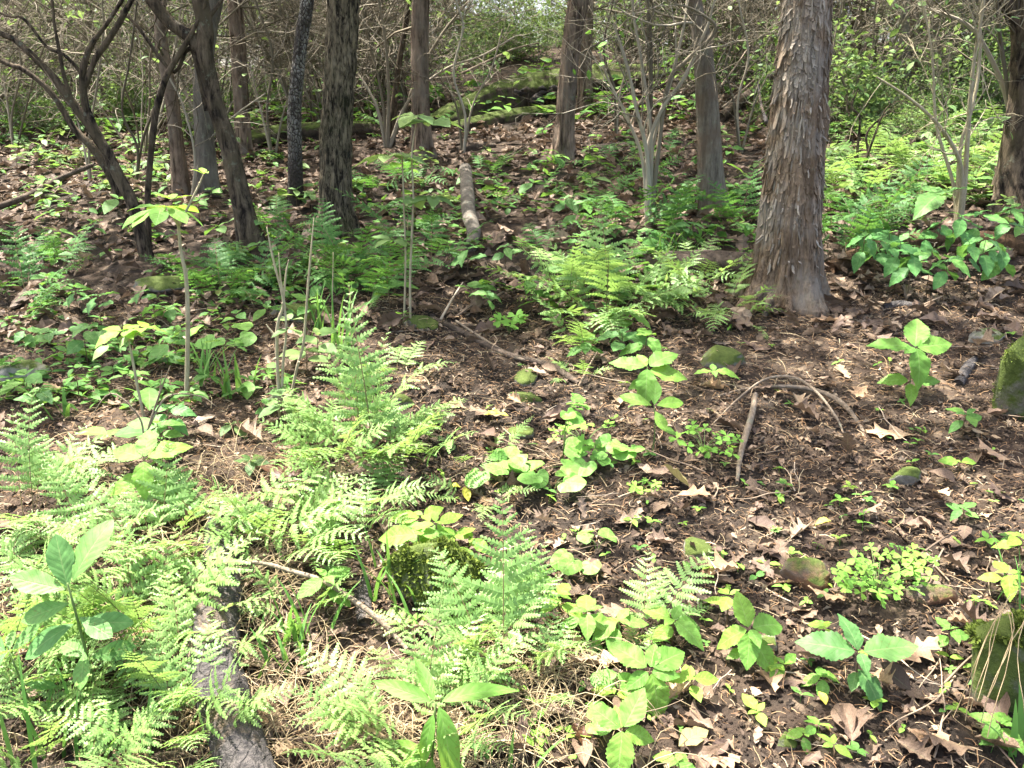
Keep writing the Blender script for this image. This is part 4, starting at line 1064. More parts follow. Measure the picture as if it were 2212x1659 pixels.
log('bark_piece', 'black flat piece of bark on the litter right of the cedar roots', [(1905, 668, 18), (1945, 664, 22), (1990, 668, 14)], 'char', 12, 'dark', 25, .2, cat='bark')
log('bark_piece', 'dark curled piece of bark near the mossy boulder', [(2068, 838, 22), (2090, 800, 24), (2105, 780, 14)], 'char', 12, 'dark', 26, .4, cat='bark')

def stick(label, pts, Y, w, mat='palelog', name='fallen_branch', group=None):
    q = np.array([plane(x, y, Y) for x, y in pts]); q[:, 1] += np.linspace(-.15, .15, len(q)); b = q[0].copy()
    n = 14; Q = smooth_path(q, n) - b; r = np.linspace(size_at(b, w) / 2, size_at(b, w) / 4, n)
    mb = MB(); tube(mb, Q, r, 7); o = mb.build(name, M[mat]); o.location = tuple(b); tag(o, label, 'branch', group)
stick('pale straight stick leaning up behind the grey snag', [(1546, 190), (1590, 142), (1630, 95)], 7.6, 5)
stick('pale stick slanting low behind the grey snag', [(1552, 232), (1590, 208), (1640, 170)], 7.4, 5)
stick('long thin grey pole lying across behind the grey snag, upper', [(1545, 92), (1610, 104), (1690, 118)], 9.5, 6)
stick('long thin grey pole lying across behind the grey snag, lower', [(1548, 108), (1615, 126), (1690, 150)], 9.3, 5)
stick('pale curved dead branch reaching right from the mossy log', [(1000, 160), (1060, 130), (1110, 105), (1165, 90)], 8.6, 6)
stick('dark stub standing upright behind the left side of the cedar', [(1645, 265), (1645, 230), (1648, 175)], 7.3, 9, 'char')
for k in range(16):
    rg = np.random.default_rng(440 + k); x = rg.uniform(1300, 1480); y = 250 - (x - 1300) * .12 - rg.uniform(0, 70); dx = rg.uniform(40, 130); dy = rg.uniform(-60, 10)
    stick('dead grey branch', [(x, y), (x + dx * .5, y + dy * .5 - 8), (x + dx, y + dy)], 8.5 + rg.uniform(-.2, .5), rg.uniform(4, 9), 'log' if k % 2 else 'palelog', 'dead_branch', 'dead branches heaped at the right end of the mossy log')

def ico(sub):
    import bmesh
    bm = bmesh.new(); bmesh.ops.create_icosphere(bm, subdivisions=sub, radius=1.0)
    V = np.array([v.co[:] for v in bm.verts]); F = np.array([[v.index for v in f.verts] for f in bm.faces]); bm.free(); return V, F
ICO4 = ico(4); ICO2 = ico(2)
def rock(label, px, py, wpx, hpx, mat, seed, depth=.8, name='stone', cat='stone', sink=.35, rz=0.0, ang=.35):
    """px, py: the middle of the stone's foot"""
    b = ground(px, py); a = size_at(b, wpx) / 2; h = size_at(b, hpx)
    V, F = ICO4
    n = V.copy()
    d = 1 + ang * fbm(V * 1.1 + seed, 3, seed) + .10 * fbm(V * 4 + seed, 3, seed + 3) + .03 * fbm(V * 14, 2, seed)
    V = V * d[:, None]
    for k in range(11):                                    # flat broken faces
        rg = np.random.default_rng(seed * 17 + k); ax = unit(rg.normal(size=3) * np.array([1, 1, 1.2])); c = rg.uniform(.45, .80)
        q = V @ ax; V = V - np.where(q > c, (q - c) * .93, 0)[:, None] * ax
    V = V + ICO4[0] * (.035 * fbm(V * 6 + seed, 4, seed))[:, None]
    V = V * np.array([a * 1.25, a * depth * 1.25, h * .75])
    V[:, 2] += h * (.5 - (sink if wpx > 120 else .75) * .5)
    c, s = math.cos(rz), math.sin(rz); V = V @ np.array([[c, s, 0], [-s, c, 0], [0, 0, 1]])
    mb = MB(); mb.add(V, {3: F}); o = mb.build(name, M[mat]); o.location = (b[0], b[1] + a * depth * .6, b[2]); tag(o, label, cat)
    return o, b, a, h
ROCKS = {}
def rk(key, *a, **k): ROCKS[key] = rock(*a, **k)
rk('mid', 'broad mossy stone among the ferns near the bottom centre', 945, 1312, 190, 150, 'stone_moss', 1, depth=.7)
rk('edge', 'tall green lichen covered boulder at the right edge', 2222, 912, 128, 205, 'stone_green', 2, depth=.7)
rk('low', 'moss covered mound at the bottom right corner', 2195, 1545, 250, 250, 'stone_green', 3, depth=.7, name='mossy_mound', cat='mound')
rk('flat', 'flat grey stone half sunk in the needles below the cedar', 1557, 788, 90, 58, 'stone', 4, depth=.6)
rk('twin', 'small mossy stone under the end of the rough brown branch', 1136, 832, 58, 36, 'stone_moss', 5, ang=.55)
rk('twin2', 'small flat mossy stone below the other one at the branch end', 1140, 868, 62, 24, 'stone_moss', 6, ang=.5)
rk('vio', 'flat grey stone just behind the violet leaves', 1120, 950, 62, 30, 'stone', 7)
rk('rust', 'rusty brown angular stone left of the clover', 1742, 1280, 90, 64, 'stone_rust', 8, ang=.5)
rk('rust2', 'low rusty stone right of the clover', 2035, 1304, 120, 44, 'stone_rust', 9, depth=.5)
rk('moss2', 'small stone with green moss right of the bare soil', 1517, 1208, 66, 48, 'stone_moss', 10)
rk('pale', 'pale stone with grey lichen at the left edge', 42, 822, 92, 66, 'stone_pale', 11)
rk('leftm', 'mossy green stone behind the fern at the left edge', 128, 1040, 120, 68, 'stone_moss', 12)
rk('g1', 'large flat grey stone in the shade at the left', 350, 632, 120, 40, 'stone', 13, depth=.6)
rk('g2', 'grey stone in the shade left of the thin bare saplings', 640, 690, 110, 50, 'stone', 14)
rk('wh', 'small white stone at the foot of the bare sapling', 596, 878, 38, 34, 'stone_pale', 15)
rk('y', 'small yellowish stone with a mossy top at the right', 1962, 1050, 54, 44, 'stone_moss', 16)
rk('y2', 'pale stone beside the mossy boulder', 2142, 742, 64, 40, 'stone_pale', 17)
rk('c1', 'mossy stone hidden behind the central fern', 905, 712, 70, 30, 'stone', 18)
rk('c2', 'small dark mossy stone left of the central branch', 868, 880, 48, 30, 'stone', 19)
rk('t1', 'small round tan stone beside the serrated plant', 1523, 1318, 34, 24, 'stone_pale', 20)
rk('t2', 'low pale stone under the serrated plant', 1650, 1410, 70, 34, 'stone_pale', 21)
rk('t3', 'flat pale stone at the bottom right of the yellow leaf', 1708, 2050 - 430, 50, 24, 'stone', 22)
rk('l2', 'low grey stone in the fallen leaves behind the leaning tree', 600, 440, 60, 26, 'stone', 23)

# moss tufts and straw on the stones
def moss_on(key, n, L, cond=.1):
    o, b, a, h = ROCKS[key]; rg = np.random.default_rng(len(key) + n)
    me = o.data; V = np.zeros(len(me.vertices) * 3); me.vertices.foreach_get('co', V); V = V.reshape(-1, 3)
    N = np.zeros(len(me.vertices) * 3); me.vertices.foreach_get('normal', N); N = N.reshape(-1, 3)
    ok = np.where((N[:, 2] > cond) & (fbm(V * 9 / max(a, .05) * .15, 3, 7) > -.15))[0]
    if not len(ok): return
    k = rg.choice(ok, n); p = V[k] + rg.normal(size=(n, 3)) * a * .03
    d = unit(N[k] + rg.normal(size=(n, 3)) * .6)
    yaw = np.arctan2(-d[:, 0], d[:, 1]); pit = np.arcsin(np.clip(d[:, 2], -1, 1))
    s = rg.uniform(.5, 1.2, n) * L
    mb = MB(); mb.many(LEAF2, rotm(pit, rg.normal(0, .8, n), yaw) * s[:, None, None], p, rg.uniform(0, 1, n))
    m = mb.build('moss', M['moss'], o); m['kind'] = 'stuff'
moss_on('mid', 3500, .014); moss_on('low', 6000, .014); moss_on('edge', 1200, .008, -.2); moss_on('leftm', 900, .009);

# ------------------------------------------------------------------ ferns
FM = [M['fern'], M['rachis']]; FD = [M['fern_dark'], M['rachis']]
FR = [frond_mesh('frond', 1.0, 0.0, a, 11 + k % 3, .26, .24, 10, FM, 500 + k, tw) for k, (a, tw) in enumerate(((.5, .05), (.8, -.06), (1.1, .08), (.65, -.1), (.35, 0), (1.35, .05)))]
FRN = [frond_mesh('frond', 1.0, 0.0, a, 13, .175, .24, 8, FM, 560 + k, tw, .21) for k, (a, tw) in enumerate(((.45, .12), (.7, -.15), (.3, -.1)))]
FRB = [frond_mesh('frond', 1.0, 0.0, a, 11, .19, .24, 7, [M['withered'], M['rachis']], 570 + k, .15) for k, a in enumerate((.5, 1.0))]
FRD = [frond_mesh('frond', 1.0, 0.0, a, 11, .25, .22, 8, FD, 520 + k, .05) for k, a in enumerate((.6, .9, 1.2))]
FRL = [frond_mesh('frond', 1.0, 0.0, a, 11, .25, .22, 8, FM, 540 + k, .05) for k, a in enumerate((.6, 1.0))]
def fern(label, px, py, n, L, fronds=FR, up=(.7, 1.35), yaw=None, group=None, seed=0, base_r=.05, lift=0.0, explicit=()):
    """px, py: where its stalks leave the ground; L frond length in metres; explicit: (yaw, pitch, L, variant)"""
    b = ground(px, py); root = thing('fern', label, 'fern', b, group)
    if fronds is FR and px < 700 and py > 1100: L, n, up = L * 1.13, n, (up[0] + .15, up[1] + .1)
    rg = np.random.default_rng(seed + int(px) * 7 + int(py))
    for k in range(n):
        yw = (2 * PI * k / n + rg.normal() * .5) if yaw is None else rg.uniform(*yaw)
        pt = rg.uniform(*up); l = L * rg.uniform(.75, 1.15)
        o = link('frond', fronds[rg.integers(len(fronds))], root, np.array([math.cos(yw + PI/2), math.sin(yw + PI/2), 0]) * base_r * rg.uniform(.2, 1.5) + np.array([0, 0, -.01]), (pt, rg.normal() * .25, yw), l)
    if fronds is FR:
        for _ in range(rg.integers(0, 2)):
            o = link('frond', FRB[rg.integers(2)], root, (0, 0, .01), (rg.uniform(.0, .35), rg.normal() * .5, rg.uniform(0, 6.28)), L * rg.uniform(.7, 1.0)); o['label'] = 'withered brown frond'
    for (yw, pt, l, v) in explicit:
        link('frond', (FRN if fronds is FR and pt > 1.3 else fronds)[v % (3 if fronds is FR and pt > 1.3 else len(fronds))], root, (rg.normal() * .02, rg.normal() * .02, -.01), (pt, 0, yw), l)
    return root
# central fern and the neighbours it grows with
fern('tall fern clump with one upright frond tip, in the middle of the sunlit patch', 790, 985, 12, .34, seed=1, up=(.6, 1.3), explicit=[(0.1, 1.46, .60, 4), (-.5, 1.35, .46, 1), (.5, 1.33, .44, 0), (-1.2, 1.15, .40, 1), (.9, 1.2, .42, 0)])
fern('bushy pale fern on the left flank of the upright central fern', 705, 1010, 12, .33, seed=2, up=(.6, 1.25))
fern('bushy fern on the right flank of the upright central fern', 870, 1000, 11, .32, seed=3, up=(.6, 1.25))
fern('fern hanging forward just below the upright central fern', 775, 1105, 11, .29, seed=4, up=(.55, 1.2))
fern('low fern with drooping fronds between the central fern and the mossy stone', 740, 1195, 8, .25, seed=5, up=(.5, 1.1))
fern('fern behind the central fern, leaning back to the right', 850, 815, 7, .30, seed=6, up=(.5, 1.2))
fern('fern standing in front of the mossy stone with one tall pointed frond', 1085, 1445, 8, .27, seed=7, up=(.6, 1.2), explicit=[(.02, 1.28, .42, 4), (-.35, 1.1, .36, 0), (.55, 1.05, .34, 3), (-.9, .9, .32, 1), (.25, 1.0, .34, 5)])
fern('fern leaning left in front of the mossy stone', 985, 1430, 6, .24, seed=8, up=(.6, 1.2), explicit=[(.5, 1.3, .30, 2)])
fern('broad green fern spreading at the bottom centre beside the lance leaved plant', 930, 1590, 14, .29, seed=9, up=(.5, 1.2), explicit=[(-.1, 1.4, .34, 3)])
fern('dark fern at the foot of the bottom centre fern, lower left of it', 830, 1640, 8, .25, seed=10, up=(.4, 1.1))
fern('slim fern at the right of the bottom centre fern', 1150, 1500, 5, .20, seed=11, up=(.6, 1.3))
fern('pale fern at the left edge with an upright pointed frond', 70, 1130, 8, .30, seed=12, up=(.5, 1.1), explicit=[(-.1, 1.40, .42, 4), (.5, 1.2, .35, 0), (-.7, 1.1, .34, 2)])
fern('sunlit fern low at the left edge under the upright pointed one', 25, 1290, 9, .30, seed=13, up=(.5, 1.1))
fern('sunlit fern beneath the sapling with broad whorled leaves', 215, 1215, 9, .28, seed=14, up=(.45, 1.1))
fern('sunlit fern with bleached fronds left of the charred log', 340, 1205, 11, .28, seed=15, up=(.5, 1.15))
fern('sunlit fern overhanging the upper end of the charred log', 480, 1180, 10, .29, seed=16, up=(.4, 1.1))
fern('sunlit fern right of the charred log', 605, 1215, 11, .27, seed=17, up=(.5, 1.15))
fern('fern behind the big oblong leaved plant', 200, 1370, 10, .29, seed=18, up=(.5, 1.2))
fern('fern under the big oblong leaved plant', 130, 1500, 10, .27, seed=19, up=(.5, 1.15))
fern('fern with long fronds reaching over the middle of the charred log', 330, 1400, 11, .30, seed=20, up=(.55, 1.2), explicit=[(-.9, 1.0, .36, 0), (-1.1, .8, .36, 1)])
fern('fern growing against the left side of the charred log', 385, 1500, 9, .25, seed=21, up=(.5, 1.2))
fern('fern in front of the charred log near the bottom edge', 395, 1640, 13, .24, seed=22, up=(.5, 1.2))
fern('dark green fern at the lower left corner', 60, 1640, 10, .25, seed=23, up=(.5, 1.2))
fern('pale fern cut by the bottom edge at the left', 190, 1725, 11, .22, seed=24, up=(.4, 1.1))
fern('fern at the left edge above the lower left corner', -20, 1480, 9, .28, seed=25, up=(.5, 1.2))
fern('small fern at the foot of the sunlit ferns, left of the branch end', 665, 1330, 5, .18, seed=26, up=(.4, 1.1))
fern('light fern with few fronds leaning over the soil among the serrated plants', 1400, 1380, 4, .20, seed=27, up=(.5, 1.1), explicit=[(-.85, .85, .30, 0), (-.3, 1.0, .26, 3)])
fern('small pale fern right of the light leaning fern', 1395, 1460, 5, .12, seed=28, up=(.4, 1.0))
fern('small low fern fronds just under the violet leaves', 1040, 1075, 6, .17, seed=29, up=(.35, 1.0))
fern('low pale fern behind the violet leaves', 1035, 985, 5, .16, seed=30, up=(.4, 1.0))
# shaded ferns of the middle ground
fern('large fern in half shade left of the big cedar', 1310, 690, 13, .50, seed=31, up=(.45, 1.2), explicit=[(-.15, 1.34, .62, 4), (.5, 1.15, .5, 0), (-.8, 1.1, .5, 3)])
fern('fern on the right side of the large half shaded fern', 1395, 665, 8, .42, seed=32, up=(.5, 1.2))
fern('fern on the left side of the large half shaded fern', 1225, 650, 8, .42, seed=33, up=(.5, 1.2))
fern('fern touching the left root of the big cedar', 1560, 680, 8, .34, seed=34, up=(.4, 1.1))
fern('small drooping fern in front of the cedar root', 1585, 695, 5, .24, seed=35, up=(.3, .9))
fern('grey green fern below the large half shaded fern', 1265, 760, 7, .30, seed=36, up=(.5, 1.1))
fern('tiny fern by the end of the rough brown branch', 1255, 815, 5, .15, seed=37, up=(.5, 1.1))
fern('fern below the grey snag', 1500, 615, 7, .36, FRL, seed=38, up=(.5, 1.1))
k = 0
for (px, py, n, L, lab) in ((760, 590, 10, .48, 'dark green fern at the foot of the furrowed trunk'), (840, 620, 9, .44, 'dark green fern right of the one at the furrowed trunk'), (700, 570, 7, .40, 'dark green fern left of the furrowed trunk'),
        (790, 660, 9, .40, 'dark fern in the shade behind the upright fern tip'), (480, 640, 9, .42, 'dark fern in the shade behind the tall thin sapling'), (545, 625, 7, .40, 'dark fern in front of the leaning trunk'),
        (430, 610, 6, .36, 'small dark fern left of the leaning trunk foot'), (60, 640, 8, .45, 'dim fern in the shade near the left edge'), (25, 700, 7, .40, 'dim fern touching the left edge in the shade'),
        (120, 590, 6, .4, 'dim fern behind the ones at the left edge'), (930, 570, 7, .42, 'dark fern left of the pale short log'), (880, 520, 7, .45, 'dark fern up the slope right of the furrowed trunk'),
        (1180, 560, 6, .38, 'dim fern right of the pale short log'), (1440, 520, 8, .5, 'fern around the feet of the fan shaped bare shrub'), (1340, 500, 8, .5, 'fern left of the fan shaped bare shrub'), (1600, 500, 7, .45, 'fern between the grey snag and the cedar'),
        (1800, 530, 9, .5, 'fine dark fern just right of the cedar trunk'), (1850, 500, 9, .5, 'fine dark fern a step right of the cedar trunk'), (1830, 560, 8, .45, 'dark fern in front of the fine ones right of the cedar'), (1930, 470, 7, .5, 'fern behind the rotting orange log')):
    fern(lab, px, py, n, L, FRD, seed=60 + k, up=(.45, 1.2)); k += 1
k = 0
for (px, py) in ((1800, 400), (1840, 430), (1870, 350), (1920, 330), (1960, 395), (2010, 350), (2050, 420), (2100, 370), (2130, 440), (2160, 400), (1900, 290), (2000, 300), (2080, 320), (2150, 330), (2210, 300), (2120, 290)):
    fern('sunlit pale fern', px, py, 7, .44, FRL, group='ferns in the sunlit patch at the right', seed=90 + k, up=(.35, 1.1)); k += 1
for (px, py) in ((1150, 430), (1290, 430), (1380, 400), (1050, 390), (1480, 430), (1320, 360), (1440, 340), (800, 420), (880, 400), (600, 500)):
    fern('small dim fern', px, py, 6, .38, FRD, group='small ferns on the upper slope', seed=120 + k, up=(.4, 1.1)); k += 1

# ------------------------------------------------------------------ broad leaved plants
def meshes(tm, mat, name='leaf'): return [mesh_of(name, t, M[mat]) for t in tm]
LM = {'serr': meshes(SERR, 'nettle'), 'serrd': meshes(SERR, 'nettle_deep'), 'serrm': meshes(SERR, 'nettle_mid'), 'lime': meshes(SERR[:2] + SMOOTHLEAF[:2], 'lime'), 'obl': meshes(OBLONG, 'nettle_deep'), 'obll': meshes(OBLONG, 'nettle'),
      'lance': meshes(LANCE, 'nettle'), 'herb': meshes(SMOOTHLEAF, 'herb'), 'herbs': meshes(SERR[:3], 'herb'), 'obov': meshes(OBOV, 'nettle'), 'violet': meshes(HEART, 'violet'), 'bright': meshes(SMOOTHLEAF, 'bright'), 'clover': meshes([CLOVER], 'clover')}
def stem_tube(root, P, r, mat='stem', name='stem'):
    mb = MB(); P = np.asarray(P, float); tube(mb, smooth_path(P, max(5, 2 * len(P))), np.linspace(r, r * .6, max(5, 2 * len(P))), 5); return mb.build(name, M[mat], root)
def plant(name, label, cat, px, py, h, pairs, leaf, kind='serr', top=2, lean=(0, 0), stemmat='bstem', group=None, seed=0, pitch=(-.35, .25), r=.0022, yaw0=None, taper=.55, leafname='leaf', first=.45, loc=None):
    """a stem with opposite pairs of leaves and a whorl on top; h and leaf in metres"""
    b = ground(px, py) if loc is None else loc
    root = thing(name, label, cat, b, group); rg = np.random.default_rng(seed + int(abs(px) * 13 + py))
    tip = np.array([lean[0], lean[1], h])
    P = [np.array([0, 0, -.02]), tip * .5 + np.array([rg.normal() * .006, rg.normal() * .006, 0]), tip]
    stem_tube(root, P, r, stemmat)
    Q = smooth_path(P, 21); y0 = rg.uniform(0, PI) if yaw0 is None else yaw0
    for k in range(pairs):
        f = first + (1 - first) * (k + 1) / (pairs + .0001) if pairs > 1 else 1.0
        q = Q[min(20, int(f * 20))]
        low = pairs - 1 - k
        for s in (0, 1):
            yw = y0 + (PI / 2) * k + PI * s + rg.normal() * .22
            l = leaf * (1 - .12 * abs(low - .5)) * rg.uniform(.82, 1.12)
            off = np.array([-math.sin(yw), math.cos(yw), .1]) * l * .10
            link(leafname, LM[kind][rg.integers(len(LM[kind]))], root, q + off, (rg.uniform(*pitch) + .15 * math.cos(yw), rg.normal() * .15 - .35 * math.sin(yw), yw), l)
    for k in range(top):
        yw = y0 + PI / 2 * pairs + PI * k + rg.normal() * .3; l = leaf * taper * rg.uniform(.7, 1.1)
        link(leafname, LM[kind][rg.integers(len(LM[kind]))], root, Q[-1], (rg.uniform(.1, .7), rg.normal() * .15, yw), l)
    return root
def leaf_plant(name, label, cat, px, py, h, leaves, kind, seed=0, stemmat='stem', r=.0025, lean=(0, 0), group=None, loc=None):
    """leaves: (yaw deg, pitch, length, height fraction); yaw 0 points away from the camera, 90 to the left"""
    b = ground(px, py) if loc is None else loc
    root = thing(name, label, cat, b, group); rg = np.random.default_rng(seed + int(px))
    tip = np.array([lean[0], lean[1], h]); P = [np.array([0, 0, -.02]), tip * .5 + rg.normal(size=3) * .004, tip]
    stem_tube(root, P, r, stemmat); Q = smooth_path(P, 21)
    for i, (yw, pt, l, f) in enumerate(leaves):
        yw = math.radians(yw); q = Q[min(20, int(f * 20))]
        link('leaf', LM[kind][i % len(LM[kind])], root, q + np.array([-math.sin(yw), math.cos(yw), .05]) * l * .08, (pt + .22 * math.cos(yw), rg.normal() * .12 - .5 * math.sin(yw), yw), l)
    return root
# right foreground
leaf_plant('serrated_plant', 'yellow green serrated plant with five hanging leaves, left of the big four leaved one', 'plant', 1612, 1450, .105, [(20, .75, .085, 1), (75, -.6, .09, .95), (165, -.55, .085, .95), (-70, .0, .10, 1), (-125, -.7, .10, .8), (190, .2, .05, 1), (100, -.3, .05, .5)], 'serr', 1, 'bstem')
leaf_plant('serrated_plant', 'serrated plant with four large spread leaves at the right foreground', 'plant', 1845, 1500, .105, [(78, .12, .125, 1), (8, .55, .09, 1), (-82, .05, .13, 1), (-150, -.2, .085, .55), (150, -.1, .05, .5), (180, .1, .05, 1)], 'serrd', 2, 'bstem')
leaf_plant('serrated_plant', 'lime green serrated plant below the light leaning fern', 'plant', 1400, 1520, .085, [(60, .3, .10, 1), (-60, .1, .10, 1), (-20, .3, .06, 1), (200, -.6, .10, .9), (120, -.2, .06, .9), (-100, .1, .06, .9)], 'serr', 3, 'bstem')
leaf_plant('serrated_plant', 'lime green serrated plant near the bottom edge with a large front leaf', 'plant', 1340, 1670, .09, [(60, .35, .075, 1), (170, -.35, .095, 1), (-40, .5, .09, 1), (-95, -.1, .065, .9), (10, .3, .05, 1)], 'serr', 4, 'bstem')
leaf_plant('serrated_plant', 'bright serrated plant of two leaf tiers left of the mossy boulder', 'plant', 1960, 868, .20, [(80, .1, .15, 1), (-25, .6, .15, 1), (-80, .05, .14, 1), (185, -.55, .14, 1), (130, .1, .06, 1), (88, .1, .10, .45), (-95, .05, .10, .45), (170, -.2, .08, .4), (-40, .3, .08, .6)], 'serr', 5)
leaf_plant('serrated_plant', 'serrated plant with five broad leaves in the centre right', 'plant', 1395, 868, .13, [(80, .15, .13, 1), (-60, .35, .14, 1), (-95, -.15, .14, .9), (170, -.55, .13, .95), (30, .4, .07, 1), (120, 0, .07, .6)], 'serr', 6)
leaf_plant('serrated_plant', 'bright plant with upright leaves above the violet on the right', 'plant', 1408, 985, .17, [(70, .2, .11, 1), (-75, .1, .10, 1), (-10, .5, .09, 1), (200, -.3, .08, .9), (-100, -.2, .07, .6)], 'obll', 7)
plant('serrated_plant', 'small serrated plant left of the one with five broad leaves', 'plant', 1350, 740, .13, 2, .11, seed=11)
plant('serrated_plant', 'small green plant below the grey green fern', 'plant', 1265, 790, .10, 2, .09, 'herbs', seed=12)
plant('serrated_plant', 'leafy plant in front of the large half shaded fern', 'plant', 1340, 790, .13, 2, .12, 'serrd', seed=13)
plant('serrated_plant', 'leafy plant right of the grey green fern', 'plant', 1395, 800, .14, 2, .11, 'serr', seed=14)
plant('serrated_plant', 'small three leaved plant left of the looping root', 'plant', 1538, 838, .06, 1, .085, 'serr', seed=15)
plant('serrated_plant', 'lime green plant at the right edge above the moss mound', 'plant', 2190, 1235, .10, 2, .075, 'lime', seed=16)
plant('serrated_plant', 'lime green plant at the right edge, lower of two', 'plant', 2165, 1300, .07, 2, .065, 'lime', seed=17)
plant('serrated_plant', 'small plant at the foot of the moss mound in the corner', 'plant', 2150, 1612, .05, 2, .055, 'serr', seed=18)
plant('serrated_plant', 'narrow leaved seedling in front of the mossy boulder', 'plant', 2080, 945, .08, 2, .075, 'herb', seed=19)
plant('serrated_plant', 'yellow green seedling beside the yellowish mossy stone', 'plant', 2070, 1020, .03, 1, .06, 'lime', seed=20)
plant('serrated_plant', 'dark seedling cluster by the dead leaves at the right', 'plant', 2075, 1130, .04, 2, .05, 'herb', seed=21)
plant('serrated_plant', 'small plant right of the four leaved serrated plant', 'plant', 2045, 1420, .075, 2, .05, 'serr', seed=22)
plant('serrated_plant', 'seedling with three leaves under the four leaved serrated plant', 'plant', 1772, 1495, .03, 2, .052, 'serr', seed=23)
plant('serrated_plant', 'small plant between the yellow green and the four leaved serrated plant', 'plant', 1775, 1420, .07, 1, .05, 'lime', seed=24)
plant('serrated_plant', 'small lime plant left of the yellow green serrated plant', 'plant', 1570, 1355, .09, 2, .06, 'lime', seed=25)
plant('serrated_plant', 'small plant hanging under the yellow green serrated plant', 'plant', 1690, 1468, .03, 1, .05, 'serr', seed=26)
plant('serrated_plant', 'leafy plant between the light leaning fern and the mossy stone', 'plant', 1265, 1400, .09, 2, .08, 'serr', seed=27)
plant('serrated_plant', 'plant with drooping leaves right of the tall pointed fern', 'plant', 1205, 1360, .09, 2, .07, 'lime', seed=28)
plant('serrated_plant', 'leafy plant under the light leaning fern', 'plant', 1335, 1390, .06, 2, .08, 'serr', seed=29)
plant('serrated_plant', 'leafy plant right of the light leaning fern', 'plant', 1450, 1400, .07, 2, .085, 'serr', seed=30)
plant('serrated_plant', 'small lime plant right of the low lime serrated plant', 'plant', 1490, 1520, .06, 2, .055, 'lime', seed=31)
plant('serrated_plant', 'little seedling on the bare soil at the lower right', 'plant', 1635, 1555, .02, 1, .05, 'lime', seed=32)
plant('serrated_plant', 'little seedling by the bottom edge right of the bare soil', 'plant', 1735, 1622, .03, 2, .045, 'serr', seed=33)
plant('serrated_plant', 'round leaved seedling between the two lime plants at the bottom', 'plant', 1325, 1545, .04, 1, .06, 'lime', seed=34)
plant('serrated_plant', 'tiny seedling by the dead oak leaf near the bottom edge', 'plant', 1795, 1640, .02, 1, .045, 'lime', seed=35)
plant('serrated_plant', 'seedling cut by the bottom edge right of the big front leaf', 'plant', 1460, 1690, .05, 2, .055, 'serr', seed=36)
# the yellow green group over the mossy stone
for k, (px, py, h, l, kd, lab) in enumerate(((905, 1240, .12, .10, 'serr', 'plant with a large drooping leaf at the left of the yellow green group'), (945, 1235, .14, .075, 'lime', 'yellow green plant in the middle of the group over the mossy stone'), (985, 1250, .12, .07, 'lime', 'yellow green plant at the right of the group over the mossy stone'),
        (960, 1280, .09, .06, 'lime', 'small yellow green plant growing in the moss of the stone'), (1020, 1235, .10, .06, 'lime', 'yellow green plant against the tall pointed fern'), (915, 1190, .10, .08, 'lime', 'yellow green plant behind the mossy stone'))):
    plant('yellow_green_plant', lab, 'plant', px, py, h, 2, l, kd, seed=40 + k)
# left foreground
leaf_plant('oblong_leaf_plant', 'plant with large oblong blue green leaves over the ferns at the left', 'plant', 225, 1560, .33, [(40, .95, .115, .98), (-35, .75, .14, 1), (85, .15, .115, .95), (105, -.15, .10, .88), (115, -.25, .115, .72), (-110, -.3, .09, .75), (-80, -.1, .10, .7), (60, .1, .09, .45), (-70, 0, .09, .45), (190, -.3, .08, .5)], 'obl', 50, 'stem', .004, (-.03, 0))
leaf_plant('oblong_leaf_plant', 'smaller plant with rounded oblong leaves at the left edge', 'plant', 95, 1590, .20, [(70, .2, .10, 1), (150, -.2, .085, 1), (-50, .4, .07, 1), (20, .3, .05, 1), (-80, -.1, .06, .6)], 'obl', 51, 'stem', .003, (-.04, 0))
plant('serrated_plant', 'serrated plant with four round leaves right of the charred log', 'plant', 708, 1330, .10, 2, .075, 'serr', seed=52)
leaf_plant('lance_leaf_plant', 'plant with long drooping lance shaped leaves at the bottom centre', 'plant', 925, 1720, .20, [(-75, .15, .15, 1), (-150, -.6, .17, 1), (70, .1, .13, 1), (30, .5, .10, 1), (160, -.5, .10, .9), (120, -.5, .15, .5), (-120, -.6, .15, .5), (175, -.6, .14, .45), (60, -.2, .13, .4)], 'lance', 53, 'stem', .004, (.02, 0))
plant('sapling', 'leafy sapling clump at the foot of the tall thin sapling', 'sapling', 375, 965, .13, 4, .085, 'serrm', seed=54, stemmat='stem')
plant('sapling', 'glossy green leafy clump below the tall thin sapling', 'sapling', 350, 1000, .13, 4, .09, 'herb', seed=55, stemmat='stem')
leaf_plant('sapling', 'bleached broad leaved sapling standing in the sunlit ferns at the left', 'sapling', 330, 1130, .19, [(70, .1, .11, 1), (-60, .2, .12, 1), (10, .4, .10, 1), (190, -.4, .10, .95), (120, -.2, .10, .7), (-110, -.2, .11, .6)], 'serr', 56, 'bstem')
plant('serrated_plant', 'three leaved plant in the shade edge left of the glossy clump', 'plant', 245, 985, .06, 1, .12, 'herb', seed=57)
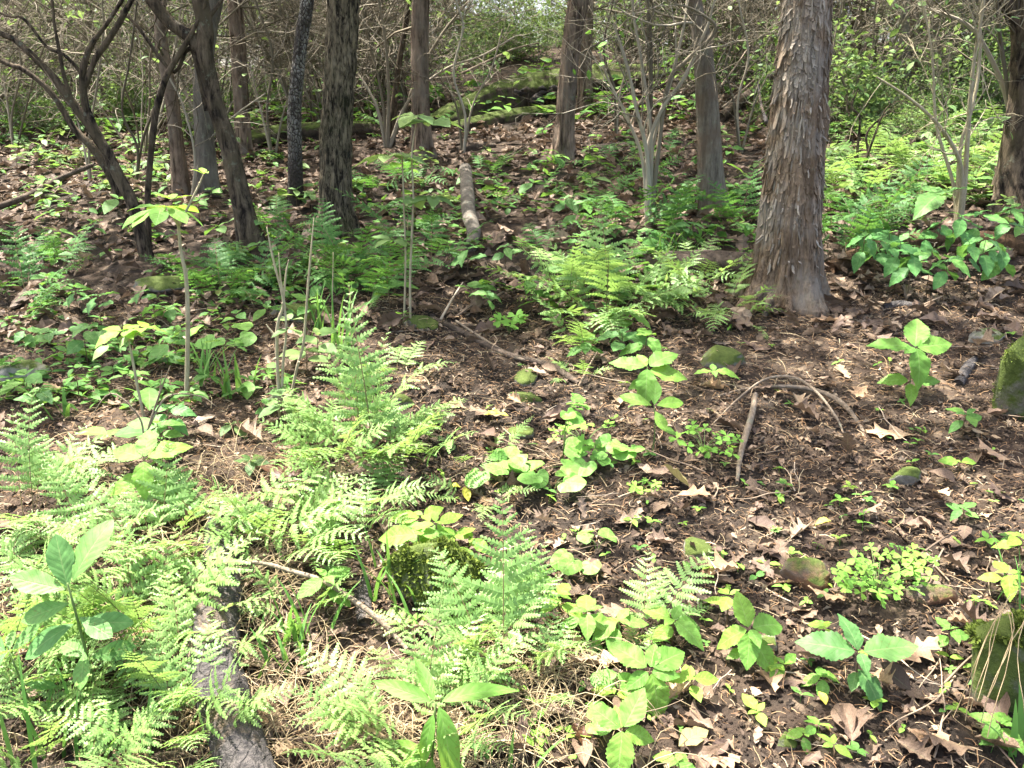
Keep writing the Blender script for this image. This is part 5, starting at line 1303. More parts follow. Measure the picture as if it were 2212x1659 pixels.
for k, (px, py, h, l, lab) in enumerate(((665, 815, .10, .10, 'leafy plant between the bare saplings and the central fern'), (690, 800, .14, .11, 'leafy plant touching the back of the central fern'), (615, 930, .12, .11, 'leafy plant at the foot of the bare saplings'), (545, 1020, .04, .07, 'small leaves on the bleached litter'), (500, 935, .03, .07, 'small pale leaves on the sunlit litter'), (610, 900, .05, .09, 'low leafy plant by the white stone'), (95, 905, .10, .09, 'dim leafy plant at the left in the shade'), (170, 870, .13, .05, 'narrow dim plant left of the white twigs'), (60, 750, .07, .075, 'spreading leafy plant at the left in the shade'), (110, 750, .06, .075, 'spreading leafy plant next to the one at the left in the shade'))):
    plant('broadleaf_plant', lab, 'plant', px, py, h, 2, l, ('bright', 'bright', 'bright', 'bright', 'bright', 'bright', 'serrd', 'herb', 'serrd', 'serrd')[k], seed=70 + k)
# the group of serrated plants at the right, below the rotting log
k = 0
for (px, py) in ((1855, 625, ), (1885, 615), (1930, 640), (1960, 650), (2000, 640), (2035, 655), (2075, 650), (2110, 645), (2150, 640), (1910, 600), (1985, 600), (2130, 600), (2165, 570), (2205, 545), (1850, 575), (1890, 565), (2060, 585), (2020, 570), (2100, 575)):
    plant('serrated_plant', 'hanging leaved serrated plant', 'plant', px, py, R.uniform(.18, .28), 2, R.uniform(.10, .135), 'serrm', seed=80 + k, group='serrated plants crowded in front of the rotting log', pitch=(-.75, .1)); k += 1
plant('sapling', 'single upright leaf plant above the rotting log', 'sapling', 2015, 545, .28, 1, .22, 'serrd', seed=101)
# violets, clover
def violet(name, label, px, py, n, L, hh, seed, spread=.06, kind='violet', cat='plant'):
    b = ground(px, py); root = thing(name, label, cat, b); rg = np.random.default_rng(seed)
    for k in range(n):
        a = rg.uniform(0, 2 * PI); rr = spread * rg.uniform(.3, 1.2); h = hh * rg.uniform(.6, 1.2)
        tip = np.array([math.cos(a) * rr, math.sin(a) * rr, h])
        stem_tube(root, [np.array([0, 0, -.01]), tip * np.array([.35, .35, .7]), tip], .0013, 'stem', 'stalk')
        link('leaf', LM[kind][rg.integers(len(LM[kind]))], root, tip, (rg.normal() * .22 + .32 * math.cos(a - PI / 2), rg.normal() * .22 - .32 * math.sin(a - PI / 2), a - PI / 2 + rg.normal() * .5), L * rg.uniform(.75, 1.2))
    return root
violet('violet_plant', 'violet with round scalloped leaves, centre of the clearing', 1150, 1040, 8, .068, .05, 1, .09)
violet('violet_plant', 'violet with round leaves at the left end of the violet patch', 1080, 1040, 5, .066, .05, 2, .08)
violet('violet_plant', 'violet at the right end of the violet patch by the dark leaf', 1265, 1030, 5, .066, .05, 3, .07)
violet('violet_plant', 'violet in front of the patch with leaves flat on the soil', 1195, 1065, 5, .07, .04, 4, .07)
violet('violet_plant', 'tall violet holding three round leaves up on long stalks', 1215, 1000, 4, .066, .19, 5, .04)
violet('violet_plant', 'violet under the bright upright leaved plant', 1360, 1000, 5, .066, .07, 6, .07)
violet('violet_plant', 'small violet on bare soil below the pale cut twig', 1265, 1230, 3, .055, .03, 7, .05)
violet('violet_plant', 'small violet right of the tall pointed fern', 1290, 1190, 3, .05, .03, 8, .05)
violet('violet_plant', 'small violet beside the low lime plant at the bottom', 1265, 1600, 2, .045, .04, 9, .04)
violet('violet_plant', 'lone round violet leaf low on the bottom soil', 1335, 1525, 2, .05, .04, 10, .02)
violet('violet_plant', 'dark violet leaves in shade left of the bare saplings', 470, 750, 4, .11, .06, 11, .14)
violet('clover_plant', 'big clump of clover between the two rusty stones', 1890, 1300, 34, .022, .075, 20, .11, 'clover')
violet('clover_plant', 'clover clump at the left, nearer the rusty stone', 1830, 1285, 12, .020, .05, 21, .06, 'clover')
violet('clover_plant', 'clover clump rising at the right of the big one', 1960, 1250, 14, .021, .06, 22, .06, 'clover')
violet('clover_plant', 'loose clover on the soil left of the crooked stick', 1520, 985, 18, .026, .07, 23, .10, 'clover')
violet('clover_plant', 'clover among the violets', 1260, 975, 16, .028, .07, 24, .11, 'clover')
violet('clover_plant', 'small clover behind the violets on the needles', 1100, 720, 12, .036, .06, 25, .10, 'clover')
violet('clover_plant', 'small clover on the dark soil below the violets', 1385, 1065, 9, .022, .03, 26, .05, 'clover')
violet('clover_plant', 'clover leaflets by the tall pointed fern foot', 1170, 1290, 9, .02, .04, 27, .06, 'clover')

# tall saplings with bare stems
def sapling(label, base, stems, whorls, mat='palestem', seed=0, leafkind='bright', nl=5):
    b = ground(*base[:2]); root = thing('sapling', label, 'sapling', b); rg = np.random.default_rng(seed)
    for st in stems:
        q = [plane(x, y, b[1]) for (x, y, w) in st]; r = [size_at(p, w[2]) / 2 for p, w in zip(q, st)]; r[-1] *= .4
        if st[0][:2] == tuple(base[:2]): q[0] = b - np.array([0, 0, .02])
        n = max(12, 4 * len(q)); Q = smooth_path(np.array(q), n) - b; rr = np.interp(np.linspace(0, len(r) - 1, n), np.arange(len(r)), r)
        mb = MB(); tube(mb, Q, rr, 8)
        for i in range(2, n - 1, 4):
            d = unit(rg.normal(size=3)); tube(mb, [Q[i], Q[i] + d * rr[i] * 3.2], [rr[i] * .8, rr[i] * .3], 5)
        mb.build('stem', M[mat], root)
    for (x, y, L, n, kd, pt) in whorls:
        c = plane(x, y, b[1]) - b
        for k in range(n):
            yw = 2 * PI * (k + rg.uniform(-.25, .25)) / n; l = L * rg.uniform(.75, 1.1)
            link('leaf', LM[kd][rg.integers(len(LM[kd]))], root, c + np.array([-math.sin(yw), math.cos(yw), 0]) * l * .12, (pt + rg.normal() * .15, rg.normal() * .15, yw), l)
sapling('tall thin pale sapling topped by a whorl of broad drooping leaves', (402, 872, 11), [[(402, 872, 11), (405, 760, 10), (406, 690, 10), (402, 600, 9), (391, 545, 8), (386, 490, 7), (384, 475, 6)], [(386, 490, 6), (372, 465, 5), (358, 448, 4)], [(386, 488, 6), (410, 440, 5), (432, 395, 4), (444, 365, 3)]],
        [(352, 446, .13, 9, 'obov', -.10), (372, 430, .07, 4, 'lime', .3), (440, 375, .05, 3, 'lime', .4), (432, 742, .09, 1, 'lime', .1), (400, 700, .03, 2, 'lime', .4)], seed=1)
sapling('thin sapling with a small crown of yellow green leaves left of the tall pale one', (318, 930, 7), [[(318, 930, 7), (300, 850, 6), (285, 770, 6), (278, 735, 5)], [(278, 735, 4), (260, 715, 3)], [(278, 735, 4), (310, 710, 3)]],
        [(265, 715, .085, 5, 'lime', .0), (305, 708, .08, 5, 'lime', .0), (285, 725, .07, 4, 'bright', -.1), (240, 745, .08, 2, 'bright', -.1)], seed=2)
sapling('bare forked sapling with pale upright twigs left of the central fern', (606, 905, 9), [[(606, 905, 9), (600, 800, 8), (598, 730, 8), (602, 690, 7), (612, 650, 6), (590, 560, 5), (576, 490, 4)], [(612, 650, 5), (618, 590, 4), (624, 560, 3)], [(606, 900, 7), (612, 780, 6), (618, 720, 5), (615, 660, 5), (606, 600, 4), (602, 545, 3)], [(598, 730, 5), (582, 710, 4), (575, 700, 3)]],
        [(628, 710, .06, 3, 'bright', .1)], seed=3)
sapling('single bare pale sapling stem curving up right of the forked one', (622, 880, 7), [[(622, 880, 7), (640, 800, 6), (654, 750, 6), (660, 690, 5), (665, 620, 5), (672, 540, 4), (678, 470, 3)]], [(630, 690, .05, 3, 'bright', .1)], seed=4)
sapling('thin sapling with flat sprays of leaflets in front of the reddish trunk', (886, 705, 6), [[(886, 705, 6), (886, 600, 5), (890, 500, 5), (893, 430, 4), (890, 330, 4), (902, 250, 3)]],
        [(900, 250, .13, 5, 'bright', .0), (930, 262, .13, 5, 'bright', -.1), (935, 425, .11, 6, 'bright', 0), (905, 432, .11, 4, 'bright', 0), (893, 515, .06, 3, 'herb', 0)], seed=5)
sapling('thin sapling with a leaf spray right of the furrowed trunk', (872, 700, 5), [[(872, 700, 5), (876, 560, 4), (872, 430, 4), (868, 340, 3), (862, 325, 3)]], [(845, 335, .15, 6, 'bright', -.05), (868, 345, .10, 3, 'bright', .1), (850, 518, .09, 5, 'bright', 0)], seed=6)
sapling('thin straight whip right of the bare saplings', (716, 720, 4), [[(716, 720, 4), (718, 640, 3), (720, 545, 3)]], [], seed=7)
sapling('branched dead white twig weed in the shade at the left', (315, 1030, 6), [[(315, 1030, 6), (312, 960, 5), (345, 850, 4), (368, 790, 3)], [(312, 960, 4), (300, 900, 4), (240, 850, 3), (190, 910, 3)], [(318, 930, 4), (360, 858, 4), (430, 855, 3), (470, 880, 3)], [(345, 850, 3), (350, 800, 3)]], [], seed=8, mat='palelog')

# young leafy herbs all over the shaded slope
def herb_proto(k, kind, L, h, pairs):
    return plant('woodland_herb', '', 'plant', 0, 0, h, pairs, L, kind, seed=900 + k, loc=np.zeros(3), pitch=(-.3, .3))
HP = [herb_proto(0, 'herb', .10, .12, 2), herb_proto(1, 'herbs', .11, .14, 2), herb_proto(2, 'serrd', .12, .16, 2), herb_proto(3, 'herb', .13, .08, 1), herb_proto(4, 'herb', .08, .10, 3), herb_proto(5, 'bright', .10, .13, 2)]
for o in HP: o.location = (0, -20, tz(0, -20))
HU = set()
def put_herb(i, x, y, label, group, sc=1.0):
    pr = HP[i]; o = pr if i not in HU else copy_tree(pr); HU.add(i)
    o.location = (x, y, tz(x, y)); o.rotation_euler = (0, 0, rnd.uniform(0, 2 * PI)); o.scale = (sc,) * 3; o['label'] = label; o['group'] = group
REG = [((0, 620, 560, 900), 42, ('small dim herb', 'small herbs in the shade at the left'), (0, 2, 3, 4)), ((560, 480, 1000, 720), 34, ('small dim herb', 'small herbs among the dark ferns'), (0, 1, 2, 3)), ((1000, 440, 1500, 690), 60, ('small green herb', 'small herbs on the shaded slope in the middle'), (0, 1, 2, 3, 4)),
       ((1400, 480, 1640, 600), 26, ('small green herb', 'small herbs around the grey snag'), (1, 2, 5, 3)), ((0, 430, 560, 600), 26, ('small dim herb', 'small herbs under the dark slender trees'), (0, 3, 5, 4)), ((560, 340, 1200, 480), 36, ('small dull herb', 'small herbs on the upper slope'), (0, 3, 5)),
       ((1200, 300, 1640, 470), 36, ('small dull herb', 'small herbs on the upper slope'), (0, 3, 5)), ((1780, 250, 2212, 480), 60, ('sunlit green herb', 'sunlit herbs in the bright patch at the right'), (5, 5, 1)), ((0, 290, 420, 440), 16, ('sunlit green herb', 'sunlit herbs far back at the left'), (5, 5, 0))]
for (x0, y0, x1, y1), n, lab, ks in REG:
    for _ in range(int(n * .75)):
        p = ground(rnd.uniform(x0, x1), rnd.uniform(y0, y1)); put_herb(ks[rnd.randrange(len(ks))], p[0], p[1], lab[0], lab[1], rnd.uniform(.45, 1.0) * (1.25 if y0 < 470 else 1.0))

for i, pr in enumerate(HP):
    if i not in HU:
        for ch in list(pr.children): bpy.data.objects.remove(ch)
        bpy.data.objects.remove(pr)

# tiny seedlings: too small to show parts
SEED = []
for k in range(4):
    mb = MB(); rg = np.random.default_rng(960 + k)
    tube(mb, [(0, 0, -.01), (.002, 0, .5), (0, .003, 1.0)], [.04, .03, .02], 4)
    for j in range(2 + k % 3):
        a = j * 2 * PI / (2 + k % 3) + rg.normal() * .3
        t = SMOOTHLEAF[j % 3]; mb.many((t[0], t[1], t[2]), rotm(.1 + rg.normal() * .2, 0, a)[None] * 1.3, np.array([[0, 0, 1.0]]), rg.uniform(0, .3, 1))
    SEED.append([mb.mesh('seedling', M[m]) for m in ('clover', 'lime', 'herb')])
n = 0
while n < 190:
    px, py = rnd.uniform(900, 2212), rnd.uniform(690, 1659)
    if rnd.random() > .55 + .45 * (py > 950): continue
    p = ground(px, py); s = rnd.uniform(.012, .026)
    o = link('seedling', SEED[rnd.randrange(4)][rnd.randrange(3)], None, p, (rnd.gauss(0, .15), rnd.gauss(0, .15), rnd.uniform(0, 2 * PI)), s)
    tag(o, 'tiny green seedling', 'seedling', 'tiny seedlings on the clearing soil'); n += 1

# grass tufts
def tuft(label, px, py, n, L, w, seed, mat='grass', spread=.5, br=.03):
    b = ground(px, py); rg = np.random.default_rng(seed); root = thing('grass_tuft', label, 'grass tuft', b)
    for k in range(n):
        a = rg.uniform(0, 2 * PI); l = L * rg.uniform(.5, 1.15); lean = rg.uniform(.1, spread)
        t = np.linspace(0, 1, 7); V = []
        dx, dy = math.cos(a), math.sin(a); bx, by = rg.normal() * br, rg.normal() * br
        for ti in t:
            ww = w * (1 - ti ** 2.2) * .5 + .0004
            c = np.array([bx + dx * lean * l * (ti + .6 * ti ** 2.5), by + dy * lean * l * (ti + .6 * ti ** 2.5), l * (ti - .45 * lean * ti ** 3)])
            V += [c + np.array([-dy, dx, 0]) * ww, c + np.array([0, 0, -ww * .4]), c - np.array([-dy, dx, 0]) * ww]
        F = [(i * 3 + j, i * 3 + j + 1, i * 3 + j + 4, i * 3 + j + 3) for i in range(6) for j in range(2)]
        mb = MB(); mb.add(V, F, None, 0.0); mb.build('blade', M[mat], root)
for args in (('broad bladed grass tuft right of the charred log', 650, 1400, 12, .17, .013, 1), ('broad grass blades beside the charred log, lower', 620, 1450, 8, .13, .011, 2), ('grass tuft left of the mossy stone', 825, 1290, 10, .20, .010, 3), ('grass tuft in front of the mossy stone', 900, 1340, 6, .12, .008, 4),
             ('arching grass tuft in the shade behind the tall pale sapling', 500, 855, 12, .20, .011, 5), ('grass tuft left of the arching one in the shade', 440, 830, 10, .18, .010, 6), ('single broad grass blade cluster in the shade at the left', 160, 900, 4, .16, .016, 7), ('grass tuft at the bottom left among the ferns', 130, 1640, 8, .24, .008, 8),
             ('grass tuft at the bottom edge left of the charred log', 250, 1640, 5, .14, .011, 9), ('grass tuft behind the upright fern tip', 740, 760, 14, .28, .010, 10), ('grass tuft by the feet of the dark fern behind the central fern', 690, 720, 12, .26, .009, 11), ('broad grass blades cut by the lower right corner', 2205, 1670, 5, .14, .016, 12),
             ('thin grass on top of the moss mound at the right edge', 2190, 1330, 8, .16, .004, 13), ('grass tuft under the grey snag', 1480, 560, 10, .26, .012, 14), ('grass blades among the herbs left of the grey snag', 1440, 590, 8, .24, .012, 15), ('single grass blade at the bottom edge right of the lance leaved plant', 1130, 1670, 3, .10, .010, 16)):
    tuft(*args)

# ------------------------------------------------------------------ fallen leaves, twigs, needles
DL = {'dead': meshes(OAK + BEECH, 'dead', 'dead_leaf'), 'tan': meshes(OAK, 'tan', 'dead_leaf'), 'yellow': meshes(BEECH + OAK[:1], 'yellow', 'dead_leaf'), 'cream': meshes(BEECH, 'cream', 'dead_leaf'), 'russet': meshes(OAK[:3], 'russet', 'dead_leaf')}
def dleaf(label, px, py, L, kind, var, yaw, pitch=0.0, roll=0.0, up=.012, name='dead_leaf', cat='dead leaf', group=None):
    p = ground(px, py) + np.array([0, 0, up])
    o = link(name, DL[kind][var], None, p, (pitch, roll, math.radians(yaw)), L)
    return tag(o, label, cat, group)
for a in (('large pale tan oak leaf with many points lying right of the arching root', 1985, 950, .17, 'tan', 4, 80, .05, 0), ('tan oak leaf lying right of the cedar roots', 1832, 702, .17, 'tan', 0, 85, .1, .1), ('small tan oak leaf at the front of the cedar roots', 1660, 680, .12, 'tan', 2, 60, .1, 0),
          ('pale curled leaf below the mossy boulder', 2165, 955, .13, 'tan', 1, 70, .15, .2), ('brown leaf lying under the pale stone at the boulder', 2180, 745, .14, 'dead', 2, 50, .1, 0), ('pinkish tan leaf near the dark curled bark', 2085, 812, .13, 'dead', 3, 110, .1, .1),
          ('oak leaf at the right edge with raised points', 2205, 1012, .14, 'tan', 3, 60, .15, .1), ('pale oak leaf in the right foreground below the rusty stone', 1830, 1305, .11, 'tan', 1, 100, .2, .1), ('tan leaf leaning on the rusty stone', 1740, 1276, .09, 'tan', 0, 80, .1, .3),
          ('oak leaf left of the rusty stone', 1600, 1238, .11, 'tan', 2, 100, .1, 0), ('brown oak leaf at the right, above the lime plants', 2095, 1195, .10, 'dead', 4, 70, .1, 0), ('dark curled leaf with a pale edge at the right', 2010, 1155, .07, 'dead', 6, 30, .4, .4),
          ('bright tan leaf with points in the soil by the four leaved plant', 1870, 1480, .08, 'tan', 5, 200, .3, .2), ('pale oak leaf under the four leaved plant at the right', 1930, 1435, .11, 'tan', 3, 280, .2, .2), ('large tan oak leaf near the bottom edge at the right of centre', 1600, 1650, .10, 'tan', 1, 120, .15, .1),
          ('big pale brown leaf at the bottom edge behind the other oak leaf', 1545, 1595, .10, 'dead', 2, 70, .1, .1), ('broad brown leaf at the lower right corner', 2110, 1640, .13, 'dead', 3, 95, .1, .2), ('purplish brown leaf below the moss mound', 2050, 1540, .10, 'dead', 0, 60, .1, .1),
          ('dark red brown leaf leaning on the moss mound', 2130, 1390, .09, 'dead', 5, 40, .5, .3), ('tan leaf left of the violets among the needles', 1010, 890, .11, 'tan', 4, 60, .1, 0), ('brown leaf by the flat stone behind the violets', 1085, 905, .12, 'dead', 1, 90, .1, 0), ('purple brown leaf right of the flat stone', 1170, 915, .12, 'dead', 2, 270, .1, .1),
          ('pale leaf right of the clover clump on the dark soil', 1410, 1040, .07, 'dead', 7, 40, .1, 0), ('brown oak leaf left of the central fern in the sun', 570, 965, .12, 'dead', 5, 60, .2, .1), ('brown leaf right of the charred log', 600, 1470, .10, 'dead', 0, 70, .2, 0), ('pale oak leaf low right of the charred log', 590, 1600, .10, 'tan', 3, 30, .15, .1), ('brown leaf pile leaf under the grass right of the charred log', 690, 1440, .10, 'dead', 4, 100, .2, .2),
          ('tan oak leaf under the lime plants in the foreground', 1350, 1440, .10, 'tan', 4, 90, .1, 0), ('dark brown oak leaf below the tan one under the lime plants', 1345, 1500, .09, 'dead', 1, 100, .1, 0), ('large brown oak leaf at the bottom edge right of the lance leaved plant', 1190, 1640, .13, 'dead', 2, 80, .2, 0), ('reddish leaf under the big front leaf at the bottom', 1275, 1655, .08, 'russet', 0, 20, .6, .3)):
    dleaf(*a)
dleaf('yellow leaf with raised corners lying behind the violets', 1100, 918, .085, 'yellow', 3, 90, .25, 0, .03)
dleaf('yellow leaf on the soil below the violets at the left', 995, 1068, .05, 'yellow', 0, 70)
dleaf('small yellow leaf below the low fern fronds', 1012, 1098, .05, 'yellow', 1, 20, .4)
dleaf('long yellow grey leaf sticking up from the dark soil', 1488, 1070, .10, 'cream', 1, 60, .3, .5, .02)
dleaf('yellow leaf fragment near the bottom of the clearing', 1795, 1135, .05, 'yellow', 0, 100)
dleaf('pale yellow leaf at the bottom edge by the oak leaf', 1465, 1630, .08, 'cream', 2, 300, .35, .2, .02)
dleaf('small orange leaf on the bare soil at the lower right', 1782, 1540, .035, 'yellow', 0, 10, .5)
dleaf('russet brown dangling leaf at the edge of the sunlit ferns', 560, 1052, .13, 'russet', 1, 285, -.35, .3, .06)
n = 0
for _ in range(4000):
    if n >= 250: break
    px, py = rnd.uniform(-20, 2230), rnd.uniform(700, 1680)
    left = px < 1000
    if left and py > 950 and rnd.random() < .45: continue
    p = ground(px, py)
    L = rnd.uniform(.05, .105); kd = 'tan' if rnd.random() < .16 else 'dead'
    o = link('dead_leaf', DL[kd][rnd.randrange(len(DL[kd]))], None, p + np.array([0, 0, .008 + rnd.random() * .01]), (rnd.gauss(.12, .25), rnd.gauss(0, .3), rnd.uniform(0, 2 * PI)), L)
    zone = 'on the sunlit litter under the ferns at the left' if (left and py > 950) else ('on the shaded litter at the left' if left else 'on the brown soil of the clearing at the right')
    tag(o, ('tan oak leaf' if kd == 'tan' else 'curled brown leaf'), 'dead leaf', 'dead leaves ' + zone); n += 1

def scatter_px(n, box, jitter=None):
    """points on the ground spread evenly over a region of the ground that the photograph shows"""
    x0, y0, x1, y1 = box
    a = ground((x0 + x1) / 2, y1)[1]; b = ground((x0 + x1) / 2, y0)[1]
    out = []
    y = np.sqrt(R.uniform(a * a, b * b, n)); dep = y * CP + (CAM_Z - terrain(0 * y, y)) * SP
    px = R.uniform(x0, x1, n); x = (px - W / 2) / FOC * dep
    return np.stack([x, y, terrain(x, y)], -1)
def stuff_scatter(name, label, mat, tm, n, box, size, zoff=.004, pit=(.0, .25), mask=None):
    p = scatter_px(n, box); 
    if mask is not None: p = p[mask(p) > R.random(len(p))]
    mb = MB(); k = R.integers(0, len(tm), len(p))
    for i, t in enumerate(tm):
        q = p[k == i]; m = len(q); s = size[0] + (size[1] - size[0]) * R.random(m) ** 1.6
        q = q + np.array([0, 0, zoff]) * R.uniform(.2, 1.8, (m, 1))
        mb.many(t, rotm(R.normal(pit[0], pit[1], m), R.normal(0, pit[1] * 1.2, m), R.uniform(0, 2 * PI, m)) * s[:, None, None], q, R.random(m))
    o = mb.build(name, M[mat], None, False); tag(o, label, None, None, 'stuff'); return o
litmask = lambda p: np.clip(.55 + 1.6 * fbm(p3(p[:, 0] * 1.9, p[:, 1] * 1.9), 3, 91), .08, 1)
stuff_scatter('leaf_litter', 'brown dead leaves carpeting the slope in the shade', 'dead', DEADLOW, 8500, (-250, 215, 2460, 760), (.06, .13), .015, (.1, .3))
stuff_scatter('leaf_litter', 'small dead leaves and leaf pieces on the clearing floor', 'dead', DEADLOW, 2600, (-100, 700, 2320, 1700), (.02, .055), .006, (.05, .28), litmask)
CURL = []
for k in range(6):
    rg = np.random.default_rng(700 + k); n = 6; a = rg.uniform(-1, 1); th = 0; P = [np.zeros(3)]
    bend = rg.uniform(-1.1, 1.1) * (1 if k % 2 else .25)
    for i in range(n - 1):
        th += bend * .4 + rg.normal() * .25; P.append(P[-1] + np.array([math.sin(th), math.cos(th), rg.normal() * .16 + (.22 if i < 2 else -.2)]) / (n - 1))
    P = np.array(P); w = .030; T = unit(np.gradient(P, axis=0)); S = unit(np.cross(T, [0, 0, 1.0])) * w
    V = np.concatenate([P - S, P + S, P + np.array([0, 0, w * 1.4])]); F = []
    for i in range(n - 1): F += [(i, i + 1, 2 * n + i + 1, 2 * n + i), (2 * n + i, 2 * n + i + 1, n + i + 1, n + i)]
    CURL.append((V, {4: np.array(F)}, np.zeros((len(V), 2))))
THIN = [(t[0] * np.array([1, 1, .6]) - np.array([0, 0, 0]), t[1], t[2]) for t in CURL]
for t in THIN:
    nn_ = len(t[0]) // 3; c_ = (t[0][:nn_] + t[0][nn_:2 * nn_]) / 2
    for s_ in range(3): t[0][s_ * nn_:(s_ + 1) * nn_] = c_ + (t[0][s_ * nn_:(s_ + 1) * nn_] - c_) * .28
stuff_scatter('needle_litter', 'rusty needles and curly fibres strewn over the soil', 'needle', CURL, 26000, (-60, 640, 2280, 1700), (.010, .042), .006, (.05, .3))
stuff_scatter('fine_litter', 'dark crumbs of leaf and bark on the soil', 'chip', [DEADLOW[3], LEAF2, DEADLOW[0]], 20000, (-60, 600, 2280, 1700), (.008, .032), .004, (.05, .4))
CR = (ICO2[0] * 0, None, None)
V1, F1 = ico(1); CR = (V1 * np.array([1, .8, .7]), {3: F1}, np.zeros((len(V1), 2)))
stuff_scatter('soil_crumbs', 'loose dark crumbs of soil', 'soil', [CR], 14000, (900, 880, 2280, 1700), (.0015, .007), .002, (0, 1.0))
stuff_scatter('twig_litter', 'thin dry stalks lying in the litter', 'straw', THIN, 1000, (-60, 560, 2280, 1700), (.05, .14), .012, (.0, .15))
# straw laid over the sunlit litter at the lower left and on the mound
def straw(label, px, py, n, L, spread, seed, hang=.0):
    b = ground(px, py); rg = np.random.default_rng(seed); mb = MB()
    for k in range(n):
        c = np.array([rg.normal() * spread, rg.normal() * spread * .7, 0]); a = rg.uniform(0, 2 * PI); l = L * rg.uniform(.5, 1.3); lift = rg.uniform(.01, .06)
        t = np.linspace(0, 1, 6); bend = rg.normal() * .3
        P = np.stack([c[0] + np.cos(a + bend * t) * l * (t - .5), c[1] + np.sin(a + bend * t) * l * (t - .5), lift * np.sin(PI * t) + .008 + 0 * t], -1)
        P[:, 2] += terrain(P[:, 0] + b[0], P[:, 1] + b[1]) - b[2]
        P[:, 2] += hang * np.maximum(0, .6 - t) * .25
        tube(mb, P, .0006 + .0005 * rg.random(), 3, rg.random(), 0, False)
    o = mb.build('dry_straw', M['straw']); o.location = tuple(b); tag(o, label, None, None, 'stuff')
straw('dry straw under the bottom centre fern', 1050, 1570, 260, .17, .16, 1); straw('dry straw along the right side of the charred log', 650, 1540, 260, .17, .15, 2); straw('dry straw among the ferns at the left', 180, 1450, 380, .17, .28, 3)
straw('dry straw across the charred log and ferns', 480, 1290, 200, .17, .13, 4, .35); straw('dry straw in the bleached litter', 470, 1090, 300, .16, .26, 5); straw('dry straw around the tall pointed fern', 1120, 1480, 160, .15, .12, 6); straw('dry straw at the bottom edge under the lance leaved plant', 880, 1660, 220, .16, .16, 7)
o, b, a, h = ROCKS['low']; rg = np.random.default_rng(77); mb = MB()
for k in range(11):
    x0 = rg.uniform(-.5, .4) * a; P = [np.array([x0 + rg.normal() * .01, -a * .05 + rg.normal() * .02, h * .95])]; d = np.array([-.45 + rg.normal() * .3, -.75 + rg.normal() * .2, .25])
    for i in range(7):
        d = unit(d + np.array([rg.normal() * .12, rg.normal() * .1, -.26])); P.append(P[-1] + d * h * .17)
    tube(mb, P, .0011, 3, rg.random(), 0, False)
mb.build('straw', M['straw'], o)['kind'] = 'stuff'

TW = []
for k in range(5):
    rg = np.random.default_rng(720 + k); mb = MB()
    P = [np.zeros(3)]; d = np.array([0, 1.0, 0])
    for i in range(6): d = unit(d + rg.normal(size=3) * np.array([.25, .1, .09])); P.append(P[-1] + d / 6)
    P = np.array(P); tube(mb, smooth_path(P, 13), np.linspace(.014, .006, 13), 6)
    for j in range(k % 3): tube(mb, [P[2 + j], P[2 + j] + np.array([.12 * (-1) ** j, .12, .05])], [.008, .004], 5)
    TW.append(mb.mesh('twig', M['twig']))
for k in range(130):
    px, py = rnd.uniform(-20, 2230), rnd.uniform(480, 1659)
    p = ground(px, py); L = rnd.uniform(.12, .32) * (1.3 if py < 700 else 1)
    o = link('twig', TW[k % 5], None, p + np.array([0, 0, .012]), (rnd.gauss(.08, .1), 0, rnd.uniform(0, 2 * PI)), (L * .6, L, L * .6))
    zone = 'in the shaded litter up the slope' if py < 700 else ('among the ferns at the left' if px < 1000 else 'on the soil of the clearing')
    tag(o, 'thin dry twig', 'twig', 'twigs ' + zone)
for k, (x0, y0, x1, y1, lab, lf) in enumerate(((1972, 1222, 2075, 1145, 'long pale twig leaning over the clover', .02), (1985, 1290, 2038, 1185, 'pale twig slanting beside the low rusty stone', .06), (905, 1235, 950, 1130, 'pale twig sticking up from the mossy stone', .1), (960, 1300, 1010, 1180, 'pale dry stalk leaning on the mossy stone', .12), (1940, 700, 2035, 640, 'thin twig slanting by the black bark', .08), (1050, 660, 1115, 620, 'pale twig of the dead twig fan in the middle', .10), (985, 690, 1060, 640, 'arched twig of the dead twig fan in the middle', .10), (950, 700, 1000, 610, 'thin stalk at the left of the dead twig fan', .12), (2030, 1500, 2120, 1400, 'long straw coloured stem in front of the moss mound', .03), (1250, 840, 1290, 760, 'white dry stalk by the end of the rough brown branch', .06), (200, 1180, 330, 1090, 'white stick lying in the sunlit ferns at the left', .04), (560, 1100, 620, 1160, 'pale stick in the bleached litter', .02))):
    p0 = ground(x0, y0) + np.array([0, 0, .006]); p1 = ground(x1, y1); p1 = plane(x1, y1, p0[1] + (p1[1] - p0[1]) * .5); p1[2] = max(p1[2], tz(p1[0], p1[1]) + lf * .3)
    mb = MB(); mid = (p0 + p1) / 2 + np.array([.004, 0, .012]); Q = smooth_path([p0, mid, p1], 9) - p0; tube(mb, Q, np.linspace(size_at(p0, 6) / 2, size_at(p0, 3) / 2, 9), 6)
    o = mb.build('twig', M['twig']); o.location = tuple(p0); tag(o, lab, 'twig')

